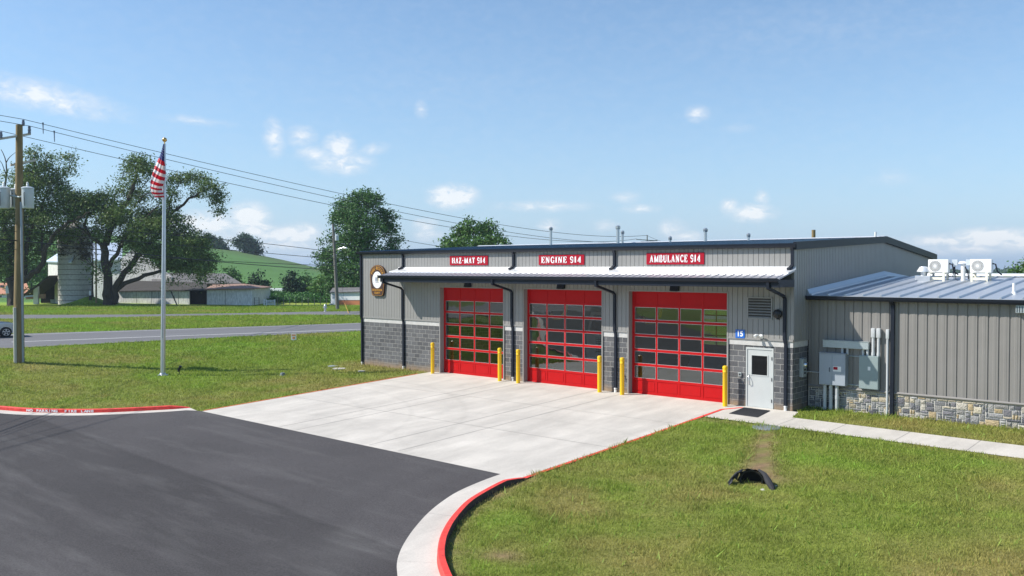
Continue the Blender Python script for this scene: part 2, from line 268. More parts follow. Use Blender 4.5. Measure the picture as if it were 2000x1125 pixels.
def asphalt_mat():
    m = mat('asphalt', (.060, .056, .057), .9, 0, .12, .35, .6, 60, spec=.25); nt = m.node_tree; N = nt.nodes.new; L = nt.links.new; p = nt.nodes['Principled BSDF']
    src = p.inputs['Base Color'].links[0].from_socket; tc = N('ShaderNodeTexCoord')
    def sc(src, fac):
        vm = N('ShaderNodeVectorMath'); vm.operation = 'SCALE'; L(src, vm.inputs[0]); L(fac, vm.inputs['Scale']); return vm.outputs[0]
    n1 = N('ShaderNodeTexNoise'); n1.inputs['Scale'].default_value = 26; n1.inputs['Detail'].default_value = 6; n1.inputs['Roughness'].default_value = .8; L(tc.outputs['Object'], n1.inputs['Vector'])
    r1 = N('ShaderNodeMapRange'); r1.inputs['From Min'].default_value = .3; r1.inputs['From Max'].default_value = .7; r1.inputs['To Min'].default_value = .55; r1.inputs['To Max'].default_value = 1.6; L(n1.outputs['Fac'], r1.inputs['Value']); src = sc(src, r1.outputs[0])
    # paver passes: a lighter lane next to the concrete, a darker one, a paler one by the camera
    sx = N('ShaderNodeSeparateXYZ'); L(tc.outputs['Object'], sx.inputs[0])
    n2 = N('ShaderNodeTexNoise'); n2.inputs['Scale'].default_value = .5; n2.inputs['Detail'].default_value = 6; L(tc.outputs['Object'], n2.inputs['Vector'])
    a = N('ShaderNodeMath'); a.operation = 'MULTIPLY_ADD'; L(n2.outputs['Fac'], a.inputs[0]); a.inputs[1].default_value = .22; yy_ = N('ShaderNodeMath'); yy_.operation = 'MULTIPLY_ADD'; L(sx.outputs['X'], yy_.inputs[0]); yy_.inputs[1].default_value = .06; L(sx.outputs['Y'], yy_.inputs[2]); L(yy_.outputs[0], a.inputs[2])
    cr = N('ShaderNodeValToRGB'); mr = N('ShaderNodeMapRange'); mr.inputs['From Min'].default_value = -33; mr.inputs['From Max'].default_value = -12.5; L(a.outputs[0], mr.inputs['Value']); L(mr.outputs[0], cr.inputs[0])
    e = cr.color_ramp.elements; e[0].position = 0; e[0].color = (.76,) * 3 + (1,); e[1].position = 1; e[1].color = (.78,) * 3 + (1,)
    for pos, v in ((.50, .76), (.525, .66), (.56, .60), (.575, .72), (.585, .58), (.72, .56), (.735, .52), (.742, .76)):
        k = e.new(pos); k.color = (v, v, v, 1)
    src = sc(sc(src, cr.outputs[0]), N('ShaderNodeValue').outputs[0]); [setattr(q.outputs[0], 'default_value', 1.45) for q in nt.nodes if q.type == 'VALUE']
    # pale dusty scuffs running with the traffic
    mp = N('ShaderNodeMapping'); L(tc.outputs['Object'], mp.inputs[0]); mp.inputs['Scale'].default_value = (.28, 1.6, 1); mp.inputs['Rotation'].default_value = (0, 0, rad(-12))
    n3 = N('ShaderNodeTexNoise'); n3.inputs['Scale'].default_value = .7; n3.inputs['Detail'].default_value = 8; n3.inputs['Roughness'].default_value = .7; L(mp.outputs[0], n3.inputs['Vector'])
    r3 = N('ShaderNodeMapRange'); r3.inputs['From Min'].default_value = .5; r3.inputs['From Max'].default_value = .8; r3.inputs['To Min'].default_value = 0; r3.inputs['To Max'].default_value = .34; L(n3.outputs['Fac'], r3.inputs['Value'])
    fac = r3.outputs[0]
    for (cx, cy, r, wd, k) in ((5.5, -12.5, 9.3, .5, .10), (5.5, -12.5, 10.6, .7, .08), (-9, -14, 9.0, .4, .06)):
        v = N('ShaderNodeVectorMath'); v.operation = 'DISTANCE'; cm = N('ShaderNodeMapping'); cm.inputs['Scale'].default_value = (1, 1, 0); L(tc.outputs['Object'], cm.inputs[0]); L(cm.outputs[0], v.inputs[0]); v.inputs[1].default_value = (cx, cy, 0)
        q = N('ShaderNodeMath'); q.operation = 'SUBTRACT'; L(v.outputs['Value'], q.inputs[0]); q.inputs[1].default_value = r
        b = N('ShaderNodeMath'); b.operation = 'ABSOLUTE'; L(q.outputs[0], b.inputs[0])
        c = N('ShaderNodeMapRange'); c.inputs['From Min'].default_value = 0; c.inputs['From Max'].default_value = wd; c.inputs['To Min'].default_value = k; c.inputs['To Max'].default_value = 0; L(b.outputs[0], c.inputs['Value'])
        mm = N('ShaderNodeMath'); mm.operation = 'MULTIPLY'; L(c.outputs[0], mm.inputs[0]); L(n3.outputs['Fac'], mm.inputs[1])
        ad = N('ShaderNodeMath'); ad.operation = 'ADD'; L(fac, ad.inputs[0]); L(mm.outputs[0], ad.inputs[1]); fac = ad.outputs[0]
    for (cx, cy, r, k) in ((-1.2, -18.7, 1.5, .9), (-2.2, -18.0, 1.0, .5), (-12, -24, 3.0, .25)):
        v = N('ShaderNodeVectorMath'); v.operation = 'DISTANCE'; cm = N('ShaderNodeMapping'); cm.inputs['Scale'].default_value = (1, 1, 0); L(tc.outputs['Object'], cm.inputs[0]); L(cm.outputs[0], v.inputs[0]); v.inputs[1].default_value = (cx, cy, 0)
        c = N('ShaderNodeMapRange'); c.inputs['From Min'].default_value = 0; c.inputs['From Max'].default_value = r; c.inputs['To Min'].default_value = k; c.inputs['To Max'].default_value = 0; L(v.outputs['Value'], c.inputs['Value'])
        pw = N('ShaderNodeMath'); pw.operation = 'POWER'; L(n3.outputs['Fac'], pw.inputs[0]); pw.inputs[1].default_value = 2.2
        mm = N('ShaderNodeMath'); mm.operation = 'MULTIPLY'; L(c.outputs[0], mm.inputs[0]); L(pw.outputs[0], mm.inputs[1]); ad = N('ShaderNodeMath'); ad.operation = 'ADD'; L(fac, ad.inputs[0]); L(mm.outputs[0], ad.inputs[1]); fac = ad.outputs[0]
    mx = N('ShaderNodeMix'); mx.data_type = 'RGBA'; mx.clamp_factor = True; L(fac, mx.inputs['Factor']); L(src, mx.inputs['A']); mx.inputs['B'].default_value = (.19, .185, .18, 1); L(mx.outputs['Result'], p.inputs['Base Color'])
asphalt_mat()
mat('highway', (.145, .143, .148), .85, 0, .10, .5, .3, 60, stretch=(1, .2, 1))
mat('road_white', (.6, .6, .58), .7, 0, .15, 5)

# ------------------------------------------------------------------ object helpers
def tag(o, label=None, cat=None, group=None, kind=None):
    if label: o['label'] = label
    if cat: o['category'] = cat
    if group: o['group'] = group
    if kind: o['kind'] = kind
    return o
def thing(name, loc, label, cat, group=None, rz=0):
    o = bpy.data.objects.new(name, None); COL.objects.link(o); o.location = loc; o.rotation_euler = (0, 0, rz); o.empty_display_size = .3
    return tag(o, label, cat, group)
def copy_tree(o, parent=None):
    c = o.copy(); COL.objects.link(c); c.parent = parent
    for ch in [q for q in bpy.data.objects if q.parent == o]: copy_tree(ch, c)
    return c
class MB:
    def __init__(s): s.v = []; s.f = []; s.mi = []; s.m = 0
    def add(s, vs, fs):
        b = len(s.v); s.v += [tuple(map(float, q)) for q in vs]; s.f += [tuple(b + i for i in f) for f in fs]; s.mi += [s.m] * len(fs); return s
    def box(s, x0, x1, y0, y1, z0, z1, bev=0):
        x0, x1 = min(x0, x1), max(x0, x1); y0, y1 = min(y0, y1), max(y0, y1); z0, z1 = min(z0, z1), max(z0, z1)
        if bev <= 0:
            return s.add([(x0, y0, z0), (x1, y0, z0), (x1, y1, z0), (x0, y1, z0), (x0, y0, z1), (x1, y0, z1), (x1, y1, z1), (x0, y1, z1)],
                     [(0, 3, 2, 1), (4, 5, 6, 7), (0, 1, 5, 4), (1, 2, 6, 5), (2, 3, 7, 6), (3, 0, 4, 7)])
        bm = bmesh.new(); bmesh.ops.create_cube(bm, size=1)
        for v in bm.verts: v.co = Vector(((x0 + x1) / 2 + v.co.x * (x1 - x0), (y0 + y1) / 2 + v.co.y * (y1 - y0), (z0 + z1) / 2 + v.co.z * (z1 - z0)))
        bmesh.ops.bevel(bm, geom=bm.edges[:], offset=bev, segments=2, profile=.6, affect='EDGES')
        s.add([v.co for v in bm.verts], [[v.index for v in f.verts] for f in bm.faces]) if not bm.verts.index_update() else 0
        bm.free(); return s
    def hexa(s, b, t):   # bottom 4 points, top 4 points
        return s.add(list(b) + list(t), [(0, 3, 2, 1), (4, 5, 6, 7), (0, 1, 5, 4), (1, 2, 6, 5), (2, 3, 7, 6), (3, 0, 4, 7)])
    def ring(s, rings, cap=True, closed=False):
        n = len(rings[0]); vs = [p for r in rings for p in r]; fs = []
        m = len(rings)
        for i in range(m if closed else m - 1):
            a = i * n; b = ((i + 1) % m) * n
            for j in range(n): fs.append((a + j, a + (j + 1) % n, b + (j + 1) % n, b + j))
        if cap and not closed: fs += [tuple(range(n))[::-1], tuple((m - 1) * n + j for j in range(n))]
        return s.add(vs, fs)
    def tube(s, pts, r, n=8, cap=True):
        pts = [Vector(p) for p in pts]; rs = r if isinstance(r, (list, tuple)) else [r] * len(pts); rings = []
        up = None
        for i, p in enumerate(pts):
            t = (pts[min(i + 1, len(pts) - 1)] - pts[max(i - 1, 0)]).normalized()
            if up is None:
                up = Vector((0, 0, 1)) if abs(t.z) < .9 else Vector((1, 0, 0))
            a = t.cross(up)
            if a.length < 1e-4: a = t.cross(Vector((0, 1, 0)))
            a.normalize(); b = a.cross(t).normalized(); up = b
            rings.append([p + a * rs[i] * math.cos(2 * math.pi * k / n) + b * rs[i] * math.sin(2 * math.pi * k / n) for k in range(n)])
        return s.ring(rings, cap)
    def rect_tube(s, pts, w, d):      # rectangular section, path in a plane of constant x or any; w along x, d across
        pts = [Vector(p) for p in pts]; rings = []
        for i, p in enumerate(pts):
            t = (pts[min(i + 1, len(pts) - 1)] - pts[max(i - 1, 0)]).normalized()
            a = Vector((1, 0, 0)); a = (a - t * a.dot(t)); a = a.normalized() if a.length > .2 else Vector((0, 0, 1)); b = a.cross(t).normalized()
            rings.append([p + a * w / 2 + b * d / 2, p - a * w / 2 + b * d / 2, p - a * w / 2 - b * d / 2, p + a * w / 2 - b * d / 2])
        return s.ring(rings)
    def lathe(s, prof, c=(0, 0, 0), n=16, axis='z', closed=False):
        rings = []
        for (r, h) in prof:
            rr = []
            for k in range(n):
                a = 2 * math.pi * k / n
                if axis == 'z': q = (c[0] + r * math.cos(a), c[1] + r * math.sin(a), c[2] + h)
                elif axis == 'y': q = (c[0] + r * math.cos(a), c[1] + h, c[2] - r * math.sin(a))
                else: q = (c[0] + h, c[1] + r * math.cos(a), c[2] + r * math.sin(a))
                rr.append(q)
            rings.append(rr)
        return s.ring(rings, closed=closed)
    def prism(s, poly, fn):           # poly: 2-D outline; fn(u, v, k) -> 3-D for k=0 (front) and k=1 (back)
        n = len(poly); vs = [fn(u, v, 0) for u, v in poly] + [fn(u, v, 1) for u, v in poly]
        tris = tessellate_polygon([[Vector((u, v, 0)) for u, v in poly]])
        fs = [tuple(t) for t in tris] + [tuple(n + i for i in t[::-1]) for t in tris] + [(i, (i + 1) % n, n + (i + 1) % n, n + i) for i in range(n)]
        return s.add(vs, fs)
    def build(s, name, m, parent=None, off=None, smooth=False, label=None):
        me = bpy.data.meshes.new(name)
        r = parent
        while r is not None and r.parent is not None: r = r.parent
        o0 = Vector(off) if off is not None else (Vector(r.location) if r is not None and r.get('world_built') else Vector((0, 0, 0)))
        me.from_pydata([tuple(Vector(v) - o0) for v in s.v], [], s.f)
        ms = m if isinstance(m, list) else [m]
        for q in ms: me.materials.append(MATS[q])
        if len(ms) > 1: me.polygons.foreach_set('material_index', s.mi)
        bm = bmesh.new(); bm.from_mesh(me); bmesh.ops.recalc_face_normals(bm, faces=bm.faces); bm.to_mesh(me); bm.free()
        if smooth:
            me.polygons.foreach_set('use_smooth', [True] * len(me.polygons)); me.set_sharp_from_angle(angle=rad(40))
        o = bpy.data.objects.new(name, me); COL.objects.link(o); o.parent = parent
        if parent is None: o.location = o0
        if label: o['label'] = label
        return o
def wthing(name, loc, label, cat, group=None):       # parts of it are given in world coordinates
    o = thing(name, loc, label, cat, group); o['world_built'] = 1; return o

def sstep(a, b, x):
    t = np.clip((x - a) / (b - a), 0, 1); return t * t * (3 - 2 * t)
def vnoise(x, y, seed=0):
    x = np.asarray(x, float); y = np.asarray(y, float); xi = np.floor(x).astype(np.int64); yi = np.floor(y).astype(np.int64); fx = x - xi; fy = y - yi
    fx = fx * fx * (3 - 2 * fx); fy = fy * fy * (3 - 2 * fy)
    def h(a, b):
        n = (a * 374761393 + b * 668265263 + seed * 1442695041) & 0x7fffffff; n = ((n ^ (n >> 13)) * 1274126177) & 0x7fffffff; n = n ^ (n >> 16); return (n & 0xffff) / 65535.0
    return (h(xi, yi) * (1 - fx) + h(xi + 1, yi) * fx) * (1 - fy) + (h(xi, yi + 1) * (1 - fx) + h(xi + 1, yi + 1) * fx) * fy
def fbm(x, y, seed=0, o=4):
    s = 0; a = .5; t = 0
    for i in range(o): s = s + a * vnoise(x * 2 ** i, y * 2 ** i, seed + i); t += a; a *= .55
    return s / t
# ------------------------------------------------------------------ terrain height
def G(x, y):
    x = np.asarray(x, float); y = np.asarray(y, float)
    base = .037 * np.clip(y, -60, 0) * sstep(-36, -21, x)
    bump = .45 * sstep(-26, -38, x) * (1 - sstep(-60, -84, x)) * (1 - sstep(30, 60, y)) * sstep(-60, -30, y)
    D = (x - CAM[0]) * F0[0] + (y - CAM[1]) * F0[1]; Lr = (x - CAM[0]) * RT[0] + (y - CAM[1]) * RT[1]
    Ls = Lr * 420 / np.clip(D, 150, 1e5) ** 1.0
    crest = np.interp(Ls, [-400, -250, -175, -146, -128, -112, -97, -88, -72, -50], [26, 25, 19.5, 16.0, 13.2, 10, 6.6, 4.2, 1.2, 0])
    hill = crest * sstep(185, 430, D) ** .8 * (1 - .9 * sstep(440, 800, D))
    mound = 1.25 * np.exp(-(((x - MND[0]) / 2.6) ** 2 + ((y - MND[1]) / 2.2) ** 2))
    hollow = -.10 * np.exp(-(((x - 3.16) / .8) ** 2 + ((y + 9.5) / .6) ** 2))
    undul = .06 * (vnoise(x / 7, y / 7, 5) - .5) * sstep(2, 8, np.abs(x + 10) - 8)
    return base + bump + hill + mound + hollow + undul * (sstep(-18, -26, x))
MND = (0, 0)
MND = tuple(DP(176, 590, 122)[:2])
def gz(x, y): return float(G(x, y))
def GP(px, py, zoff=0):                 # the point of the ground seen in that direction
    d = ray(px, py); t = 8.0
    for _ in range(6000):
        p = CAM + d * t
        if p[2] <= gz(p[0], p[1]) + zoff: break
        t *= 1.002
    return p

# ------------------------------------------------------------------ paved areas
gut_in = [(-2.66, -12.39), (-2.6, -13.2), (-2.42, -14.25), (-2.1, -15.15), (-1.72, -15.95), (-1.28, -16.7), (-.85, -17.35), (-.4, -17.95), (.05, -18.45), (.5, -18.85), (1.2, -19.4), (2.4, -20.15), (4.2, -20.9), (7, -21.6), (12, -22.0), (60, -22.2)]
kerb_in = [(-1.96, -12.3), (-1.88, -13.2), (-1.68, -14.1), (-1.4, -15.0), (-1.02, -15.75), (-.6, -16.45), (-.13, -17.1), (.3, -17.6), (.75, -18.05), (1.25, -18.45), (1.9, -18.9), (3.0, -19.5), (4.6, -20.15), (7.2, -20.8), (12, -21.2), (60, -21.4)]
kerbL = [(-62, -58), (-48, -42), (-38, -31.5), (-31, -23.5), (-27.6, -19.2), (-25.4, -17.3), (-23.9, -16.5), (-22.75, -15.75), (-21.8, -15.05), (-21.0, -14.3), (-20.3, -13.5), (-19.7, -12.75), (-19.3, -12.1)]
def smooth_path(P, k=5):
    out = []
    for i in range(len(P) - 1):
        p0, p1, p2, p3 = P[max(i - 1, 0)], P[i], P[i + 1], P[min(i + 2, len(P) - 1)]
        for j in range(k):
            t = j / k; out.append(tuple(.5 * (2 * p1[c] + (p2[c] - p0[c]) * t + (2 * p0[c] - 5 * p1[c] + 4 * p2[c] - p3[c]) * t * t + (3 * p1[c] - p0[c] - 3 * p2[c] + p3[c]) * t ** 3) for c in (0, 1)))
    return out + [P[-1]]
gut_in = smooth_path(gut_in, 4); kerb_in = smooth_path(kerb_in, 4); kerbL = smooth_path(kerbL, 4)
def offset_path(P, d):
    out = []
    for i, p in enumerate(P):
        a = P[max(i - 1, 0)]; b = P[min(i + 1, len(P) - 1)]; t = Vector((b[0] - a[0], b[1] - a[1])).normalized(); out.append((p[0] + t.y * d, p[1] - t.x * d))
    return out
gutL = offset_path(kerbL, .48); gutL[-1] = (-18.5, -12.25)
kerb_out = offset_path(kerb_in, -.16)
APR = [(-18.22, 0.27), (-18.22, -12.2)] + [(-2.66, -12.39), (-1.96, -12.3), (-2.08, 0.27)]
ASPH = gutL + [(-18.22, -12.2)] + gut_in + [(60, -44), (10, -42), (-20, -42), (-36, -46), (-56, -66)]
WALK = [(-2.08, -.02), (-2.0, -2.55), (16, -3.2), (60, -4.9), (60, -3.1), (16, -1.55), (.5, -1.05), (.28, -.02)]
def inpoly(px, py, poly):
    px = np.asarray(px); c = np.zeros(px.shape, bool); n = len(poly); j = n - 1
    for i in range(n):
        xi, yi = poly[i]; xj, yj = poly[j]
        if yi != yj:
            c ^= ((yi > py) != (yj > py)) & (px < (xj - xi) * (py - yi) / (yj - yi) + xi)
        j = i
    return c
def sheet(name, poly, m, zoff=.0, step=3, thick=0):
    xs = [p[0] for p in poly]; ys = [p[1] for p in poly]
    bm = bmesh.new(); vs = [bm.verts.new((x, y, 0)) for x, y in poly]; tr = tessellate_polygon([[Vector((x, y, 0)) for x, y in poly]])
    for t in tr:
        try: bm.faces.new([vs[i] for i in t])
        except ValueError: pass
    for ax, lo, hi in ((0, min(xs), max(xs)), (1, min(ys), max(ys))):
        n = int((hi - lo) / step)
        for k in range(1, n + 1):
            co = [0, 0, 0]; co[ax] = lo + k * step; no = [0, 0, 0]; no[ax] = 1
            bmesh.ops.bisect_plane(bm, geom=bm.verts[:] + bm.edges[:] + bm.faces[:], plane_co=co, plane_no=no)
    for v in bm.verts: v.co.z = gz(v.co.x, v.co.y) + zoff
    bmesh.ops.recalc_face_normals(bm, faces=bm.faces)
    for f in bm.faces:
        if f.normal.z < 0: f.normal_flip()
    me = bpy.data.meshes.new(name); bm.to_mesh(me); bm.free(); me.materials.append(MATS[m]); o = bpy.data.objects.new(name, me); COL.objects.link(o); o['kind'] = 'structure'; return o
def strip(P, Q, name, m, zoff, kind='structure'):     # ribbon between two polylines
    b = MB(); n = len(P); vs = [(x, y, gz(x, y) + zoff) for x, y in P] + [(x, y, gz(x, y) + zoff) for x, y in Q]
    b.add(vs, [(i, i + 1, n + i + 1, n + i) for i in range(n - 1)]); o = b.build(name, m); o['kind'] = kind; return o
def resample(P, step):
    out = [P[0]]
    for a, b in zip(P[:-1], P[1:]):
        d = math.hypot(b[0] - a[0], b[1] - a[1]); n = max(1, int(d / step))
        out += [(a[0] + (b[0] - a[0]) * k / n, a[1] + (b[1] - a[1]) * k / n) for k in range(1, n + 1)]
    return out
apron = sheet('concrete_apron', APR, 'concrete', 0.0)
parking = sheet('asphalt_lot', ASPH, 'asphalt', 0.0)
sheet('walkway', WALK, 'concrete', .004, 2)
strip(gut_in, kerb_in, 'concrete_gutter', 'concrete', .002)
strip(kerbL, gutL, 'concrete_gutter', 'concrete', .002)
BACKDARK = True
mat('kerb_back_shade', (.07, .05, .04), .95, 0, .3, 9)  # back faces near black: shade of the gap behind the kerb, painted in
def kerb(P, Q, name, h, m, taper=True):
    b = MB(); n = len(P); rings = []
    for i, (p, q) in enumerate(zip(P, Q)):
        hh = h * (min(1, (i + .15) / 4.0) if taper else 1)
        z = gz(*p)
        dx, dy = (q[0] - p[0]) * .12, (q[1] - p[1]) * .12
        rings.append([(p[0], p[1], z - .1), (p[0] + dx * .4, p[1] + dy * .4, z + hh - .02), (p[0] + dx * 1.6, p[1] + dy * 1.6, z + hh), (q[0] - dx * .5, q[1] - dy * .5, z + hh), (q[0], q[1], z + hh - .015), (q[0], q[1], z - .15)])
    b.ring(rings); b.mi = [1 if (k % 6) in (3, 4) and k < (n - 1) * 6 and BACKDARK else 0 for k in range(len(b.f))]; o = b.build(name, [m, 'kerb_back_shade'], smooth=True); o['kind'] = 'structure'; return o
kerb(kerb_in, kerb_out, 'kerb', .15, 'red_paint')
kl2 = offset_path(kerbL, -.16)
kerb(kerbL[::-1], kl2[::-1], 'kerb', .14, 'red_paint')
# flush painted edges of the apron
pr = resample([(-2.2, -1.0), (-2.08, -5), (-1.96, -12.3)], 1.0)
strip(pr, [(x + .13, y) for x, y in pr], 'painted_apron_edge', 'red_paint', .006)
pl = resample([(-18.25, -.9), (-18.25, -12.1)], 1.0)
strip(pl, [(x - .07, y) for x, y in pl], 'painted_apron_edge', 'red_paint', .006)
strip(resample([(-2.2, -1.05), (-1.75, -.3)], .4), resample([(-2.06, -1.05), (-1.62, -.34)], .4), 'painted_apron_edge', 'red_paint', .008)
# saw-cut joints
mat('joint', (.22, .21, .195), .95)
def joints():
    b = MB()
    def seg(P, w=.018, zo=.004):
        P = resample(P, 1.5); Q = offset_path(P, w); n = len(P)
        b.add([(x, y, gz(x, y) + zo) for x, y in P] + [(x, y, gz(x, y) + zo) for x, y in Q], [(i, i + 1, n + i + 1, n + i) for i in range(n - 1)])
    for x in (-13.1, -12.15, -8.3, -6.95): seg([(x, -.1), (x, -12.2)])
    for y in (-4.1, -8.2): seg([(-18.2, y), (-2.1, y)], .012)
    return b.build('concrete_joints', 'joint')
joints()['kind'] = 'structure'
bj = MB()
for x in (.62, 2.35, 4.35, 6.35, 8.35, 10.35, 12.4):
    y0, y1 = (-2.64 - .037 * (x + 2), -1.05 - .033 * (x - .5)) 
    bj.add([(x, y0, gz(x, y0) + .007), (x + .015, y0, gz(x, y0) + .007), (x + .015, y1, gz(x, y1) + .007), (x, y1, gz(x, y1) + .007)], [(0, 1, 2, 3)])
for i in (16, 32, 40): 
    p, q = gut_in[i], kerb_in[i]
    bj.add([(p[0], p[1], gz(*p) + .005), (p[0] + .012, p[1] + .012, gz(*p) + .005), (q[0] + .012, q[1] + .012, gz(*q) + .005), (q[0], q[1], gz(*q) + .005)], [(0, 1, 2, 3)])
bj.build('walkway_joints', 'joint')['kind'] = 'structure'
# ---- highway: two carriageways
def roadpts(pa, pb, y0=-140, y1=160):
    a = GP(*pa); b = GP(*pb); sl_ = (b[0] - a[0]) / (b[1] - a[1]); return [(a[0] + sl_ * (y - a[1]), y) for y in np.arange(y0, y1, 6.0)]
near_e = roadpts((10, 681), (690, 648)); far_e = roadpts((50, 652.5), (640, 633.5))
strip(far_e, near_e, 'highway', 'highway', .03)
def between(A, B, t): return [(a[0] + (b[0] - a[0]) * t, a[1] + (b[1] - a[1]) * t) for a, b in zip(A, B)]
wl = roadpts((0, 670), (500, 651.5)); strip([(x - .14, y) for x, y in wl], [(x + .14, y) for x, y in wl], 'road_line', 'road_white', .036)
wl2 = between(far_e, near_e, .09); strip([(x - .08, y) for x, y in wl2], [(x + .08, y) for x, y in wl2], 'road_line', 'road_white', .036)
far_n = roadpts((50, 623.5), (500, 615.6)); far_f = roadpts((50, 615.5), (500, 611.3))
strip(far_f, far_n, 'highway', 'highway', .03)
hwl = between(far_f, far_n, .8); strip([(x - .1, y) for x, y in hwl], [(x + .1, y) for x, y in hwl], 'road_line', 'road_white', .036)
HW1 = far_e + near_e[::-1]; HW2 = far_f + far_n[::-1]
# asphalt drive + lot the doors mirror, beyond the camera's back
# ------------------------------------------------------------------ ground sheet
BLD = [(-23.6, .0), (.05, 0), (.05, 1.28), (18, 1.28), (18, 16.4), (-23.6, 16.4)]
GUTR = gut_in + kerb_out[::-1]; GUTLp = kl2 + gutL[::-1]
def paved(x, y):
    m = inpoly(x, y, APR) | inpoly(x, y, ASPH) | inpoly(x, y, WALK) | inpoly(x, y, GUTR) | inpoly(x, y, GUTLp)
    return m
def lawn_tint(x, y):
    """colour of the turf itself: green, dry and bare patches"""
    D = (x - CAM[0]) * F0[0] + (y - CAM[1]) * F0[1]; Lr = (x - CAM[0]) * RT[0] + (y - CAM[1]) * RT[1]
    n1 = fbm(x / 5.5, y / 5.5, 1); n2 = fbm(x / 1.3, y / 1.3, 9); n3 = fbm(x / .45, y / .45, 17, 2)
    green = np.array([.225, .315, .042]); dry = np.array([.37, .325, .105]); lush = np.array([.225, .41, .038]); clay = np.array([.36, .235, .14])
    k = np.clip((n1 - .40) * 3.0 + (n2 - .5) * 1.6, 0, 1)
    drybias = np.where(x < -20, -.05 + .62 * np.exp(-((y + 12.5) / 4.5) ** 2) * sstep(-38, -30, x) + .35 * np.exp(-((y + 3) / 3.5) ** 2 - ((x + 25) / 5) ** 2) , .30 * sstep(-14, -5, -np.abs(y + 9)) + .10)
    drybias = np.where(x < -44, -.1, drybias)
    t = np.clip(k * .75 + drybias - .1, 0, 1)[..., None]
    c = green * (1 - t) + dry * t
    l = (np.clip((fbm(x / 3.1, y / 3.1, 33) - .5) * 4, 0, 1) * (1 - t[..., 0] * .8))[..., None]
    c = c * (1 - l * .6) + lush * l * .6
    # bare ground: track from the manhole to the drain outlet, kerb backs, wall foot
    tx = .55 + (2.85 - .55) * np.clip((-y - 3.1) / 5.4, 0, 1)
    d = np.abs(x - tx + .25 * (n2 - .5)) / (.30 + .18 * sstep(5, 8.3, -y)); b = np.where((y < -3.2) & (y > -9.0), np.exp(-d ** 2 * 1.4) * (.85 + .4 * sstep(5, 8, -y)), 0)
    b = np.maximum(b, 1.05 * np.exp(-(((x - 3.0) / .62) ** 2 + ((y + 8.75) / .42) ** 2)))
    kd = np.full(x.shape, 9.0)
    for (kx, ky) in resample(kerb_out[:48], .25): kd = np.minimum(kd, np.hypot(x - kx, y - ky))
    b = np.maximum(b, np.clip(1.15 - kd / (.28 + .3 * n2), 0, 1) * (.35 + .7 * n2))
    b = np.maximum(b, .8 * np.exp(-(((x - 1.5) / .45) ** 2 + ((y + 17.0) / .3) ** 2)))
    wall = np.where((x > -24.3) & (x < -18.0) & (y < 0), np.exp(-np.abs(y) / .28) * .75 * (.5 + n2), 0); b = np.maximum(b, wall)
    b = np.maximum(b, .45 * np.exp(-(((x + 2.0 - .8) / 1.6) ** 2 + ((y + 3.0) / .3) ** 2)))
    b = np.clip(b * (.6 + .8 * n3), 0, 1)
    # farther land
    crop = np.array([.085, .185, .045]); far = sstep(128, 136, D); farc = crop * (.8 + .4 * fbm(Lr / 30, D / 5, 7))[..., None]
    up = (sstep(330, 400, D + .6 * (Lr + 120)))[..., None] * .55
    farc = farc * (1 - up) + np.array([.10, .125, .045]) * up
    c = c * (1 - b[..., None]) + clay * b[..., None]
    c = c * (.82 + .36 * n3)[..., None]
    f = far[..., None]; c = c * (1 - f) + farc * f
    rest = (sstep(450, 700, D))[..., None]; c = c * (1 - rest) + np.array([.05, .085, .03]) * rest
    return c, b
def make_ground():
    def axis(lo, hi, st, far, g=1.13):
        a = list(np.arange(lo, hi + .01, st)); s = st; x = hi; r = []
        while x < far: s *= g; x += s; r.append(x)
        s = st; x = lo; l = []
        while x > -far: s *= g; x -= s; l.append(x)
        return np.array(l[::-1] + a + r)
    # near square is fine, then it grows outward; extra rows across the hill
    X = axis(-64, 26, .5, 4200, 1.075); Y = axis(-32, 22, .5, 4200, 1.075)
    gx, gy = np.meshgrid(X, Y); z = G(gx, gy)
    pv = paved(gx, gy) | inpoly(gx, gy, BLD) | inpoly(gx, gy, HW1) | inpoly(gx, gy, HW2)
    c, b = lawn_tint(gx, gy)
    z = z - np.where(pv, .10, .0) - .0
    # the sheet ducks under paving only when all neighbours are paved
    zz = G(gx, gy); pin = pv.copy()
    for ax in (0, 1):
        for s in (1, -1): pin &= np.roll(pv, s, ax)
    z = zz - np.where(pin, .12, 0) - np.where(pv & ~pin, .04, 0)
    D = (gx - CAM[0]) * F0[0] + (gy - CAM[1]) * F0[1]
    ny, nx = gx.shape; v = np.stack([gx, gy, z], -1).reshape(-1, 3)
    i = np.arange(ny * nx).reshape(ny, nx); f = np.stack([i[:-1, :-1], i[:-1, 1:], i[1:, 1:], i[1:, :-1]], -1).reshape(-1, 4)
    Dg_ = (gx - CAM[0]) * F0[0] + (gy - CAM[1]) * F0[1]; c = c * np.where(Dg_ > 120, 1.0, .62)[..., None]; o = np_mesh('ground', v, f, 'ground_mat', c.reshape(-1, 3)); o['kind'] = 'structure'; return o
